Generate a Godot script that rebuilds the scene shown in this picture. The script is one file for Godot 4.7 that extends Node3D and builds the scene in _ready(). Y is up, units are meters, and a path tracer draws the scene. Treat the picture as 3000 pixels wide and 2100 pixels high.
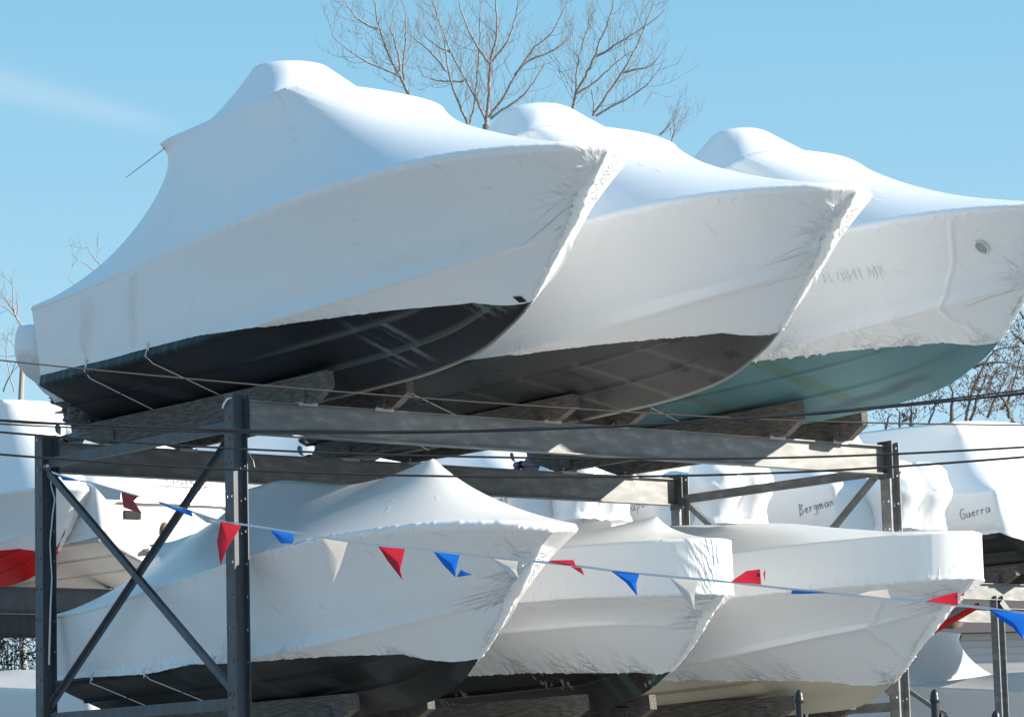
extends Node3D
# A winter boat yard: shrink-wrapped boats stored on a steel rack, more racks and bare trees behind it.

class MB:
	var v := PackedVector3Array()
	var n := PackedVector3Array()
	var uv := PackedVector2Array()
	var c := PackedColorArray()
	var ix := PackedInt32Array()

	func grid(p: PackedVector3Array, nu: int, nv: int, closed := false, col := PackedColorArray(), uvs := PackedVector2Array()) -> void:
		var base := v.size()
		var nn := PackedVector3Array()
		nn.resize(p.size())
		var last := nu if closed else nu - 1
		for j in nv - 1:
			for i in last:
				var i2 := (i + 1) % nu
				var a := j * nu + i
				var b := j * nu + i2
				var d := (j + 1) * nu + i
				var e := (j + 1) * nu + i2
				ix.append_array(PackedInt32Array([base + a, base + b, base + e, base + a, base + e, base + d]))
				var f := (p[e] - p[a]).cross(p[b] - p[a]) + (p[d] - p[a]).cross(p[e] - p[a])
				nn[a] += f
				nn[b] += f
				nn[d] += f
				nn[e] += f
		for k in nn.size():
			nn[k] = nn[k].normalized() if nn[k].length_squared() > 1e-18 else Vector3.UP
		v.append_array(p)
		n.append_array(nn)
		uv.append_array(uvs)
		if col.size() == p.size():
			c.append_array(col)
		else:
			var w := PackedColorArray()
			w.resize(p.size())
			w.fill(Color.WHITE)
			c.append_array(w)

	func tri(a: Vector3, b: Vector3, d: Vector3, col := Color.WHITE) -> void:
		var k := v.size()
		var f := (d - a).cross(b - a)
		f = f.normalized() if f.length_squared() > 1e-18 else Vector3.UP
		v.append_array(PackedVector3Array([a, b, d]))
		n.append_array(PackedVector3Array([f, f, f]))
		c.append_array(PackedColorArray([col, col, col]))
		ix.append_array(PackedInt32Array([k, k + 1, k + 2]))

	func quad(a: Vector3, b: Vector3, d: Vector3, e: Vector3, col := Color.WHITE) -> void:
		tri(a, b, d, col)
		tri(a, d, e, col)

	func box(at: Vector3, s: Vector3, bs := Basis(), col := Color.WHITE) -> void:
		var h := s * 0.5
		for ax in 3:
			for sg in [-1.0, 1.0]:
				var q := [Vector3(), Vector3(), Vector3(), Vector3()]
				var u := (ax + 1) % 3
				var w := (ax + 2) % 3
				var signs := [[-1, -1], [1, -1], [1, 1], [-1, 1]]
				for k in 4:
					var p := Vector3()
					p[ax] = sg * h[ax]
					p[u] = signs[k][0] * h[u]
					p[w] = signs[k][1] * h[w]
					q[k] = at + bs * p
				if sg > 0:
					quad(q[0], q[3], q[2], q[1], col)
				else:
					quad(q[0], q[1], q[2], q[3], col)

	func prism(poly: PackedVector2Array, xf: Transform3D, length: float) -> void:
		# profile in the local XY plane, swept along local Z
		var m := poly.size()
		for k in m:
			var a := poly[k]
			var b := poly[(k + 1) % m]
			quad(xf * Vector3(a.x, a.y, 0), xf * Vector3(b.x, b.y, 0), xf * Vector3(b.x, b.y, length), xf * Vector3(a.x, a.y, length))
		var t := Geometry2D.triangulate_polygon(poly)
		for k in range(0, t.size(), 3):
			for z in [0.0, length]:
				var q := [poly[t[k]], poly[t[k + 1]], poly[t[k + 2]]]
				tri(xf * Vector3(q[0].x, q[0].y, z), xf * Vector3(q[1].x, q[1].y, z), xf * Vector3(q[2].x, q[2].y, z))

	func tube(p: Array, r: Array, sides := 6, col := Color.WHITE) -> void:
		var g := PackedVector3Array()
		var m := p.size()
		var ref := Vector3(0.31, 0.2, 0.93)
		for j in m:
			var a: Vector3 = p[maxi(j - 1, 0)]
			var b: Vector3 = p[mini(j + 1, m - 1)]
			var d := (b - a).normalized()
			var s := d.cross(ref)
			if s.length() < 0.05:
				s = d.cross(Vector3.RIGHT)
			s = s.normalized()
			var t := d.cross(s)
			var rr: float = r[j] if r.size() > 1 else r[0]
			for i in sides:
				var an := TAU * i / sides
				g.append(p[j] + (s * cos(an) + t * sin(an)) * rr)
		var cc := PackedColorArray()
		cc.resize(g.size())
		cc.fill(col)
		grid(g, sides, m, true, cc)

	func ball(at: Vector3, r: Vector3, nu := 10, nv := 7, col := Color.WHITE) -> void:
		var g := PackedVector3Array()
		for j in nv:
			var e := PI * (j / float(nv - 1) - 0.5)
			for i in nu:
				var a := TAU * i / nu
				g.append(at + Vector3(cos(e) * cos(a), sin(e), cos(e) * sin(a)) * r)
		var cc := PackedColorArray()
		cc.resize(g.size())
		cc.fill(col)
		grid(g, nu, nv, true, cc)

	func mesh() -> ArrayMesh:
		var a := []
		a.resize(Mesh.ARRAY_MAX)
		a[Mesh.ARRAY_VERTEX] = v
		a[Mesh.ARRAY_NORMAL] = n
		a[Mesh.ARRAY_COLOR] = c
		if uv.size() == v.size() and uv.size() > 0:
			a[Mesh.ARRAY_TEX_UV] = uv
		a[Mesh.ARRAY_INDEX] = ix
		var m := ArrayMesh.new()
		m.add_surface_from_arrays(Mesh.PRIMITIVE_TRIANGLES, a)
		return m


var rng := RandomNumberGenerator.new()
var nz := FastNoiseLite.new()
var M := {}
var used := {}


# ---------------------------------------------------------------- naming
func numbered(called: String) -> String:
	used[called] = used.get(called, -1) + 1
	return called if used[called] == 0 else "%s_%03d" % [called, used[called]]


func tag(o: Node, label := "", category := "", group := "", kind := "") -> Node:
	if label:
		o.set_meta("label", label)
	if category:
		o.set_meta("category", category)
	if group:
		o.set_meta("group", group)
	if kind:
		o.set_meta("kind", kind)
	return o


func thing(called: String, at: Vector3, label: String, category: String, group := "") -> Node3D:
	var o := Node3D.new()
	o.name = numbered(called)
	o.position = at
	add_child(o)
	tag(o, label, category, group)
	return o


func put(called: String, mb: MB, mat: Material, parent: Node, label := "") -> MeshInstance3D:
	var o := MeshInstance3D.new()
	o.name = numbered(called) if parent == self else called
	o.mesh = mb.mesh()
	o.material_override = mat
	parent.add_child(o, true)
	if label:
		o.set_meta("label", label)
	return o


# ---------------------------------------------------------------- materials
func lin(r: float, g: float, b: float) -> Color:
	return Color(r, g, b).linear_to_srgb()


func noise_tex(freq: float, kind := FastNoiseLite.TYPE_SIMPLEX_SMOOTH, oct := 4, c0 := Color.BLACK, c1 := Color.WHITE, size := 512, sd := 1, fract := FastNoiseLite.FRACTAL_FBM) -> NoiseTexture2D:
	var f := FastNoiseLite.new()
	f.noise_type = kind
	f.frequency = freq
	f.fractal_octaves = oct
	f.fractal_type = fract
	f.seed = sd
	var t := NoiseTexture2D.new()
	t.width = size
	t.height = size
	t.seamless = true
	t.noise = f
	var g := Gradient.new()
	g.set_color(0, c0)
	g.set_color(1, c1)
	g.set_offset(0, 0.2)
	g.set_offset(1, 0.8)
	t.color_ramp = g
	return t


func mat(col: Color, rough := 0.6, metal := 0.0, vcol := false) -> StandardMaterial3D:
	var m := StandardMaterial3D.new()
	m.albedo_color = col
	m.roughness = rough
	m.metallic = metal
	m.vertex_color_use_as_albedo = vcol
	m.cull_mode = BaseMaterial3D.CULL_DISABLED
	return m


func textured(c0: Color, c1: Color, freq: float, scale: Vector3, rough := 0.6, bump := 0.0, sd := 1, vcol := false) -> StandardMaterial3D:
	var m := mat(Color.WHITE, rough, 0.0, vcol)
	m.albedo_texture = noise_tex(freq, FastNoiseLite.TYPE_SIMPLEX_SMOOTH, 5, c0, c1, 512, sd)
	m.uv1_triplanar = true
	m.uv1_scale = scale
	if bump > 0.0:
		m.heightmap_enabled = true
		m.heightmap_scale = bump
		m.heightmap_texture = noise_tex(freq * 1.7, FastNoiseLite.TYPE_SIMPLEX_SMOOTH, 4, Color.BLACK, Color.WHITE, 512, sd + 7)
	return m


func make_materials() -> void:
	var film := mat(lin(0.85, 0.865, 0.88), 0.25, 0.0, true)
	film.metallic_specular = 0.5
	film.backlight_enabled = true
	film.backlight = lin(0.36, 0.36, 0.355)
	film.heightmap_enabled = true
	film.heightmap_scale = 0.08
	film.heightmap_texture = noise_tex(0.012, FastNoiseLite.TYPE_SIMPLEX_SMOOTH, 5, Color.BLACK, Color.WHITE, 1024, 3)
	film.uv1_triplanar = true
	film.uv1_scale = Vector3(0.9, 0.9, 0.9)
	M.film = film
	var gather := mat(lin(0.74, 0.75, 0.77), 0.2, 0.0, true)
	gather.backlight_enabled = true
	gather.backlight = lin(0.2, 0.2, 0.2)
	M.gather = gather
	M.fuzz = mat(lin(0.86, 0.86, 0.84), 0.5)
	M.fuzz.backlight_enabled = true
	M.fuzz.backlight = lin(0.4, 0.4, 0.4)
	M.black_hull = mat(lin(1, 1, 1), 0.5, 0.0, true)
	M.black_hull.metallic_specular = 0.35
	M.gelcoat = mat(lin(0.72, 0.71, 0.67), 0.3)
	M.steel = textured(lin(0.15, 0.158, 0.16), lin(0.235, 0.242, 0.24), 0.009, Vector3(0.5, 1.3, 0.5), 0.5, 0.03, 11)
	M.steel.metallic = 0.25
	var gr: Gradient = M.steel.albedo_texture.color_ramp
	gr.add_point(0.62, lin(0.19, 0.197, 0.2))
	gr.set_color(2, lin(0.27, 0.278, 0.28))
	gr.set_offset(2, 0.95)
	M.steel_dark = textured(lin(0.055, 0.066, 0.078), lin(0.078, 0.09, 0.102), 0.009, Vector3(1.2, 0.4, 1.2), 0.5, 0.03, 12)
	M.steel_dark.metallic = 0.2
	M.plate = mat(lin(0.42, 0.43, 0.43), 0.5, 0.4)
	M.rust = mat(lin(0.35, 0.13, 0.04), 0.8)
	M.wood = textured(lin(0.075, 0.067, 0.06), lin(0.165, 0.148, 0.132), 0.02, Vector3(2.6, 2.6, 0.35), 0.85, 0.5, 21)
	M.wood_end = textured(lin(0.30, 0.25, 0.20), lin(0.46, 0.40, 0.33), 0.02, Vector3(3, 3, 3), 0.85, 0.3, 22)
	M.motor = mat(lin(0.055, 0.075, 0.12), 0.35, 0.1)
	M.propeller = mat(lin(0.05, 0.05, 0.06), 0.4, 0.3)
	M.strap = mat(lin(0.68, 0.68, 0.66), 0.6)
	M.wire = mat(lin(0.012, 0.012, 0.014), 0.5)
	M.wire_old = mat(lin(0.07, 0.055, 0.045), 0.7)
	M.red_flag = cloth(lin(0.24, 0.006, 0.016), lin(0.42, 0.01, 0.025))
	M.blue_flag = cloth(lin(0.004, 0.09, 0.40), lin(0.006, 0.12, 0.5))
	M.white_flag = cloth(lin(0.50, 0.475, 0.45), lin(0.4, 0.36, 0.33))
	M.cord = mat(lin(0.62, 0.63, 0.66), 0.6)
	M.iron = mat(lin(0.012, 0.013, 0.016), 0.38)
	M.bark = textured(lin(0.14, 0.13, 0.125), lin(0.40, 0.38, 0.36), 0.03, Vector3(1.5, 0.5, 1.5), 0.9, 0.0, 31)
	M.twig = mat(lin(0.30, 0.275, 0.26), 0.9)
	M.bark_brown = mat(lin(0.13, 0.10, 0.085), 0.9)
	M.bud = mat(lin(0.15, 0.09, 0.075), 0.8)
	M.reed = mat(lin(0.30, 0.20, 0.09), 0.8)
	M.leaf = mat(lin(0.05, 0.06, 0.02), 0.7, 0.0, true)
	M.leaf.backlight_enabled = true
	M.leaf.backlight = lin(0.3, 0.3, 0.1)
	M.ink = mat(lin(0.24, 0.27, 0.32), 0.6)
	M.faint_ink = mat(lin(0.70, 0.735, 0.735), 0.4)
	M.print = mat(lin(0.06, 0.07, 0.09), 0.6)
	M.red_hull = mat(lin(0.62, 0.012, 0.012), 0.35)
	M.bag_dark = mat(lin(0.09, 0.085, 0.085), 0.3)
	M.cream = mat(lin(0.70, 0.65, 0.57), 0.3)
	M.hole = mat(lin(0.006, 0.006, 0.006), 0.8)
	M.bronze = mat(lin(0.11, 0.075, 0.05), 0.6)
	M.siding = mat(lin(0.50, 0.49, 0.47), 0.7)
	M.roofing = mat(lin(0.09, 0.08, 0.08), 0.9)
	M.ground = textured(lin(0.22, 0.22, 0.217), lin(0.31, 0.31, 0.306), 0.02, Vector3(0.25, 0.25, 0.25), 0.95, 0.6, 41)


func cloth(c: Color, through: Color) -> StandardMaterial3D:
	var m := mat(c, 0.55)
	m.backlight_enabled = true
	m.backlight = through
	return m


# ---------------------------------------------------------------- hulls
func cr(a: Array, t: float) -> float:
	var n := a.size() - 1
	var f := clampf(t, 0.0, 1.0) * n
	var i := mini(int(f), n - 1)
	f -= i
	var p1: float = a[i]
	var p2: float = a[i + 1]
	var p0: float = a[i - 1] if i > 0 else 2.0 * p1 - p2
	var p3: float = a[i + 2] if i + 2 <= n else 2.0 * p2 - p1
	return 0.5 * (2.0 * p1 + (p2 - p0) * f + (2.0 * p0 - 5.0 * p1 + 4.0 * p2 - p3) * f * f + (3.0 * p1 - p0 - 3.0 * p2 + p3) * f * f * f)


func lerp_table(a: Array, t: float) -> float:
	var n := a.size() - 1
	var f := clampf(t, 0.0, 1.0) * n
	var i := mini(int(f), n - 1)
	return lerpf(a[i], a[i + 1], f - i)


# a cross section at t (0 stern .. 1 stem): keel, chine, sheer as (half beam, y, z), flare, film edge, stem weight
func section(h: Dictionary, t: float) -> Array:
	var k := Vector3(0, cr(h.yk, t) - h.y0, cr(h.zk, t))
	var c := Vector3(maxf(cr(h.bc, t), 0.0), cr(h.yc, t) - h.y0, cr(h.zc, t))
	var s := Vector3(maxf(cr(h.bs, t), 0.0), cr(h.ys, t) - h.y0, cr(h.zs, t))
	var e: float = h.flare * exp(-pow((t - 0.78) / 0.28, 2.0)) * (1.0 - pow(t, 8.0))
	return [k, c, s, e, maxf(lerp_table(h.w, t), 0.0), pow(t, 10.0)]


func sec_pt(h: Dictionary, q: Array, v: float) -> Vector3:
	if v <= 1.0:
		return q[0].lerp(q[1], v)
	var s := minf(v - 1.0, 1.0)
	var p: Vector3 = q[1].lerp(q[2], s)
	if s < 0.16 and p.x > 0.02:
		p.x += h.get("chine_rail", 0.045) * (1.0 - s / 0.16) * minf(1.0, p.x / 0.25)
	p.x -= q[3] * sin(PI * s) * minf(1.0, p.x / 0.3)
	if q[5] > 0.001:
		var st: Array = h.st
		p.y += q[5] * lerp_table([0.0, st[0][0], st[0][1], st[0][2], 0.0], s)
		p.z += q[5] * lerp_table([0.0, st[1][0], st[1][1], st[1][2], 0.0], s)
	return p


# the closed loop round a boat: 0..1 along starboard to the bow, 1..2 back along port, 2..3 across the transom
func loop(ns: int, np: int, nt: int) -> PackedFloat32Array:
	var l := PackedFloat32Array()
	for i in ns:
		l.append(i / float(ns))
	for i in np:
		l.append(1.0 + i / float(np))
	for i in nt:
		l.append(2.0 + i / float(nt))
	return l


func mirror(p: Vector3, side: float) -> Vector3:
	return Vector3(p.x * side, p.y, p.z)


func sheer_at(h: Dictionary, l: float) -> Vector3:
	if l <= 1.0:
		return mirror(section(h, l)[2], -1.0)
	if l <= 2.0:
		return section(h, 2.0 - l)[2]
	var c: Vector3 = section(h, 0.0)[2]
	return mirror(c, lerpf(1.0, -1.0, l - 2.0)) + Vector3(0, 0, -0.12 * sin(PI * (l - 2.0)))


func rail_at(h: Dictionary, o: Dictionary, l: float) -> Vector3:
	var s := sheer_at(h, l)
	var bow := clampf(1.0 - absf(l - 1.0), 0.0, 1.0)
	var up: float = lerpf(o.band[0], o.band[1], bow * bow)
	return Vector3(s.x * o.inset, s.y + up, s.z)


# inner support ring: a hardtop, a ridge or a hump that the film is stretched over
func ring_at(r: Dictionary, l: float) -> Vector3:
	var a: float = r.corner
	var side := -1.0
	var t := l
	if l > 1.0:
		side = 1.0
		t = 2.0 - l
	if l > 2.0:
		var s := l - 2.0
		var x: float = lerpf(r.w0, -r.w0, s)
		return Vector3(x, lerp_table(r.y, 0.0) + r.get("crown", 0.0) * 0.4 * (1.0 - pow(2.0 * s - 1.0, 2.0)) - r.y0, r.za - r.get("aft_bow", 0.1) * sin(PI * s))
	if t < a:
		var f := t / a
		return Vector3(side * lerpf(r.w0, r.w1, f), lerp_table(r.y, f) - r.y0, lerpf(r.za, r.zc, f))
	var q := (t - a) / (1.0 - a) * PI * 0.5
	return Vector3(side * r.w1 * pow(cos(q), r.get("sq", 1.0)), lerp_table(r.y, 1.0) + (r.yf - lerp_table(r.y, 1.0)) * sin(q) - r.y0, lerpf(r.zc, r.zf, sin(q)))


const CS := 48
const CT := 16


# film stretched between two closed rings: coarse rows x columns of points at rest
func stretch(ra: Callable, rb: Callable, nr: int, pins := {}, wc := 0.55) -> Array:
	var ls := loop(CS, CS, CT)
	var n := ls.size()
	var g := []
	for j in nr + 1:
		var row := PackedVector3Array()
		row.resize(n)
		g.append(row)
	for i in n:
		var a: Vector3 = ra.call(ls[i])
		var b: Vector3 = rb.call(ls[i])
		for j in nr + 1:
			g[j][i] = a.lerp(b, j / float(nr))
	for it in 110:
		for j in range(1, nr):
			var row: PackedVector3Array = g[j]
			var up: PackedVector3Array = g[j + 1]
			var dn: PackedVector3Array = g[j - 1]
			for i in n:
				var p := (up[i] + dn[i] + (row[(i + 1) % n] + row[(i + n - 1) % n]) * wc) / (2.0 + 2.0 * wc)
				row[i] += (p - row[i]) * 1.5
			g[j] = row
		for key in pins:
			var pr: PackedVector3Array = g[key.x]
			pr[key.y] = pins[key]
			g[key.x] = pr
	return g


func coarse_index(l: float) -> float:
	if l < 2.0:
		return l * CS
	return 2.0 * CS + (l - 2.0) * CT


func cr3(p0: Vector3, p1: Vector3, p2: Vector3, p3: Vector3, f: float) -> Vector3:
	return 0.5 * (2.0 * p1 + (p2 - p0) * f + (2.0 * p0 - 5.0 * p1 + 4.0 * p2 - p3) * f * f + (3.0 * p1 - p0 - 3.0 * p2 + p3) * f * f * f)


# fine rows of a stretched film, one array per row, for the loop positions ls
func refine(g: Array, ls: PackedFloat32Array, rows: int) -> Array:
	var nr := g.size() - 1
	var n: int = g[0].size()
	var out := []
	for j in rows + 1:
		var e := PackedVector3Array()
		e.resize(ls.size())
		out.append(e)
	for k in ls.size():
		var u := coarse_index(ls[k])
		var i := int(u)
		var f := u - i
		var col := []
		for j in nr + 1:
			var r: PackedVector3Array = g[j]
			col.append(cr3(r[(i + n - 1) % n], r[i % n], r[(i + 1) % n], r[(i + 2) % n], f))
		for j in rows + 1:
			var w := j / float(rows) * nr
			var b := mini(int(w), nr - 1)
			var p0: Vector3 = col[b - 1] if b > 0 else 2.0 * col[0] - col[1]
			var p3: Vector3 = col[b + 2] if b + 2 <= nr else 2.0 * col[nr] - col[nr - 1]
			var row: PackedVector3Array = out[j]
			row[k] = cr3(p0, col[b], col[b + 1], p3, w - b)
			out[j] = row
	return out


func ridged(p: Vector3) -> float:
	var r := 1.0 - absf(nz.get_noise_3dv(p)) * 2.2
	return maxf(r, 0.0) * maxf(r, 0.0)


func normals_of(p: PackedVector3Array, nu: int, nv: int) -> PackedVector3Array:
	var nn := PackedVector3Array()
	nn.resize(p.size())
	for j in nv:
		var j0 := maxi(j - 1, 0) * nu
		var j1 := mini(j + 1, nv - 1) * nu
		for i in nu:
			var du := p[j * nu + (i + 1) % nu] - p[j * nu + (i + nu - 1) % nu]
			var dv := p[j1 + i] - p[j0 + i]
			var f := du.cross(dv)
			nn[j * nu + i] = f.normalized() if f.length_squared() > 1e-16 else Vector3.ZERO
	return nn


# the whole film: hull sides from the cut edge up, gunwale band, stretched cover, dome
func make_film(h: Dictionary, o: Dictionary, res: Array) -> MB:
	var ls := loop(res[0], res[1], res[2])
	var nl := ls.size()
	var na: int = res[3]
	var nb: int = res[4]
	var nband: int = o.get("band_rows", 3)
	var rows := []          # each PackedVector3Array of nl
	var vs := []            # the v of each row's points
	var sec := []
	for l in ls:
		sec.append(section(h, l if l <= 1.0 else (2.0 - l if l <= 2.0 else 0.0)))
	var wt: float = o.get("transom_w", -1.0)
	for j in na + nb + 1:
		var row := PackedVector3Array()
		var vr := PackedFloat32Array()
		row.resize(nl)
		vr.resize(nl)
		for i in nl:
			var q: Array = sec[i]
			var w: float = q[4]
			if ls[i] > 2.0 and wt > 0.0:
				w = lerpf(w, wt, smoothstep(0.0, 0.12, minf(ls[i] - 2.0, 3.0 - ls[i])))
			w += 0.012 * nz.get_noise_2d(ls[i] * 300.0, 7.0)
			w = maxf(w, 0.0)
			var mid := maxf(w, 1.0)
			var v := 0.0
			if j <= na:
				v = lerpf(w, mid + (0.0015 * na if w >= 1.0 else 0.0), j / float(na))
			else:
				v = lerpf(mid + (0.0015 * na if w >= 1.0 else 0.0), 2.0, (j - na) / float(nb))
			vr[i] = v
			var p := sec_pt(h, q, v)
			if ls[i] <= 1.0:
				row[i] = mirror(p, -1.0)
			elif ls[i] <= 2.0:
				row[i] = p
			else:
				var s := ls[i] - 2.0
				var low := clampf((2.0 - v) / 0.9, 0.0, 1.0)
				var bul: float = o.get("bulge", 0.5) * (1.0 - pow(2.0 * s - 1.0, 4.0))
				row[i] = mirror(p, lerpf(1.0, -1.0, s)) + Vector3(0, -o.get("hang", 0.3) * low * pow(sin(PI * s), 0.6), -bul * (0.25 + 0.75 * low) + 0.12 * 0.0)
		rows.append(row)
		vs.append(vr)
	# gunwale band
	for j in range(1, nband + 1):
		var row := PackedVector3Array()
		var vr := PackedFloat32Array()
		row.resize(nl)
		vr.resize(nl)
		var f := j / float(nband)
		for i in nl:
			var a: Vector3 = rows[na + nb][i]
			var b := rail_at(h, o, ls[i])
			var p := a.lerp(b, f)
			var bow := Vector3(a.x, 0, 0.0)
			if absf(ls[i] - 1.0) < 0.25:
				bow = Vector3(a.x, 0, 0.9 * (1.0 - absf(ls[i] - 1.0) / 0.25))
			p += bow.normalized() * o.get("lip", 0.02) * sin(PI * pow(f, 0.5) * 0.95) * (1.0 if o.get("lip", 0.02) > 0.0 else 0.0)
			row[i] = p
			vr[i] = 2.0 + f * 0.2
		rows.append(row)
		vs.append(vr)
	# cover
	var r1: Dictionary = o.ring
	r1.y0 = h.y0
	var ra := func(l: float) -> Vector3: return rail_at(h, o, l)
	var rb := func(l: float) -> Vector3: return ring_at(r1, l)
	var pins := {}
	for pn in o.get("pins", []):
		pins[Vector2i(pn[0], int(round(coarse_index(pn[1]))))] = Vector3(pn[2], pn[3] - h.y0, pn[4])
	var g := stretch(ra, rb, 14, pins, o.get("wc", 0.55))
	var fine := refine(g, ls, res[5])
	for j in range(1, res[5] + 1):
		rows.append(fine[j])
		var vr := PackedFloat32Array()
		vr.resize(nl)
		vr.fill(3.0 + j / float(res[5]))
		vs.append(vr)
	# dome or ridge cap
	if o.has("dome"):
		var d: Dictionary = o.dome
		var dc := Vector3(0, d.y - h.y0, d.z)
		var rd := func(l: float) -> Vector3:
			var e: Vector3 = rb.call(l) - dc
			e.y = 0.0
			return dc + e.normalized() * d.r
		var pins2 := {}
		for pn in o.get("pins2", []):
			pins2[Vector2i(pn[0], int(round(coarse_index(pn[1]))))] = Vector3(pn[2], pn[3] - h.y0, pn[4])
		var nk: float = d.get("neck", 1.25)
		var ny: float = d.get("neck_y", 9.60) - h.y0
		var rn := func(l: float) -> Vector3:
			var e: Vector3 = rb.call(l) - dc
			var lift: float = e.y
			e.y = 0.0
			var q := dc + e.normalized() * minf(nk, e.length() * 0.8)
			q.y = lerpf(dc.y + lift, ny, d.get("neck_k", 0.3))
			return q
		for j in range(1, 9):
			var row := PackedVector3Array()
			var vr := PackedFloat32Array()
			row.resize(nl)
			vr.resize(nl)
			vr.fill(4.0)
			var f := j / 8.0
			for i in nl:
				var a: Vector3 = fine[res[5]][i]
				row[i] = a.lerp(rn.call(ls[i]), f) + Vector3(0, 0.05 * sin(PI * f), 0)
			rows.append(row)
			vs.append(vr)
		var g2 := stretch(rn, rd, 8, pins2, 1.1)
		var fine2 := refine(g2, ls, res[6])
		for j in range(1, res[6] + 1):
			rows.append(fine2[j])
			var vr := PackedFloat32Array()
			vr.resize(nl)
			vr.fill(4.0 + j / float(res[6]))
			vs.append(vr)
		for j in range(1, 6):
			var row := PackedVector3Array()
			var vr := PackedFloat32Array()
			row.resize(nl)
			vr.resize(nl)
			vr.fill(6.0)
			var f := j / 5.0
			for i in nl:
				row[i] = fine2[res[6]][i].lerp(dc, 1.0 - pow(1.0 - f, 0.8)) + Vector3(0, d.get("crown", 0.06) * (1.0 - pow(1.0 - f, 2.6)), 0)
			rows.append(row)
			vs.append(vr)
	else:
		for j in range(1, 6):
			var row := PackedVector3Array()
			var vr := PackedFloat32Array()
			row.resize(nl)
			vr.resize(nl)
			vr.fill(6.0)
			var f := j / 5.0
			for i in nl:
				var a: Vector3 = fine[res[5]][i]
				var b := Vector3(0, a.y + r1.get("cap", 0.03), clampf(a.z, r1.za + r1.w0 * 0.6, r1.zf - r1.w1 * 0.6))
				row[i] = a.lerp(b, f) + Vector3(0, r1.get("cap", 0.03) * (f - f * f) * 2.0, 0)
			rows.append(row)
			vs.append(vr)
	var nv := rows.size()
	var p := PackedVector3Array()
	for r in rows:
		p.append_array(r)
	var nn := normals_of(p, nl, nv)
	# looseness of the film: billows, crumpled lower edge, pulls that run to the seam at the stem, folds, puckers
	var sd: float = o.get("seed", 0.0)
	var stem_a := sec_pt(h, section(h, 1.0), 1.02)
	var stem_b := sec_pt(h, section(h, 1.0), 2.0)
	var folds: Array = o.get("folds", [])
	var crumple: float = o.get("crumple", 0.012)
	var stars: Array = o.get("stars", [[0.5, 0.017]])
	for j in nv:
		var vr: PackedFloat32Array = vs[j]
		for i in nl:
			var k := j * nl + i
			var q := p[k]
			var l: float = ls[i]
			var v: float = vr[i]
			var d := 0.009 * nz.get_noise_3d(q.x * 60.0 + sd, q.y * 60.0, q.z * 60.0)
			var near: bool = l <= 1.0 or o.get("far", false)
			if v <= 2.0:
				d += 0.02 if o.get("far", false) else 0.008
				var w: float = sec[i][4]
				var e := (v - w) * 1.1
				var mod := 0.35 + 0.9 * maxf(0.0, nz.get_noise_2d(l * 160.0 + sd, 31.0) + 0.25)
				var edge := exp(-pow(e / o.get("crumple_h", 0.13), 2.0))
				if edge > 0.02 and (near or l > 2.0):
					d += crumple * mod * edge * (ridged(Vector3(q.x * 450.0, q.y * 520.0 + sd, q.z * 620.0)) * 1.7 - 0.5)
					d += crumple * 0.6 * mod * edge * nz.get_noise_3d(q.x * 500.0, q.y * 400.0 + sd, q.z * 1100.0)
				if l > 2.0:
					d += 0.03 * ridged(Vector3(q.x * 120.0 + sd, q.y * 40.0, 5.0)) * clampf((2.0 - v) / 0.6, 0.0, 1.0)
				for st in stars:
					var c := stem_a.lerp(stem_b, st[0])
					var r := Vector2(q.y - c.y, q.z - c.z)
					var rl := r.length() + absf(q.x) * 0.35
					if near and rl < 1.5 and l <= 1.0:
						var an := atan2(r.x, -r.y)
						var pull := ridged(Vector3(an * 420.0 + sd, rl * 26.0, sd + st[0] * 90.0))
						d += 0.55 * st[1] * pull * exp(-rl / 0.42) * smoothstep(0.0, 0.10, rl) * (1.0 - smoothstep(1.85, 2.0, v))
				for fo in folds:
					var x: float = (l - fo[0] - fo[3] * (v - 1.5) - 0.0018 * nz.get_noise_2d(v * 160.0, fo[0] * 999.0) * 4.0) * 9.3
					if absf(x) < 0.3 and l <= 1.0:
						d += fo[1] * (exp(-pow(x / fo[2], 2.0)) * smoothstep(-0.25, 0.0, x) ) * smoothstep(0.0, 0.35, v - w) * (1.0 - smoothstep(1.9, 2.0, v))
				var top := exp(-pow((2.0 - v) / 0.06, 2.0))
				if near and top > 0.03 and l > 0.3 and l <= 1.0:
					d += o.get("pucker", 0.004) * top * maxf(0.0, nz.get_noise_2d(l * 9000.0 + sd, v * 120.0)) * 2.0
			elif v < 3.0:
				if o.get("far", false) == false and l <= 1.0:
					d += o.get("pucker", 0.004) * maxf(0.0, nz.get_noise_2d(l * 8000.0 + sd, v * 60.0)) * smoothstep(0.25, 0.6, l) * (1.4 if nband < 8 else 0.35)
			else:
				# tight pulls near the corners of what holds the film up
				if l <= 1.0 and o.has("corner_pull"):
					var cp: Array = o.corner_pull
					var c: Vector3 = ring_at(r1, r1.corner)
					var r := q - c
					var rl := r.length()
					if rl < 1.2:
						d += cp[0] * ridged(Vector3(r.y * 1000.0 + r.z * 500.0, sd, 3.0)) * exp(-rl / 0.25) * smoothstep(0.0, 0.06, rl)
			if v <= 2.0:
				d = maxf(d, 0.004)
			p[k] = q + nn[k] * d
	var uvs := PackedVector2Array()
	uvs.resize(p.size())
	for j in nv:
		var vr: PackedFloat32Array = vs[j]
		for i in nl:
			var l: float = ls[i]
			uvs[j * nl + i] = Vector2(l if l <= 1.0 else (2.0 - l if l <= 2.0 else 0.02), film_v(vr[i]))
	var mb := MB.new()
	mb.grid(p, nl, nv, true, PackedColorArray(), uvs)
	return mb


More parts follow.
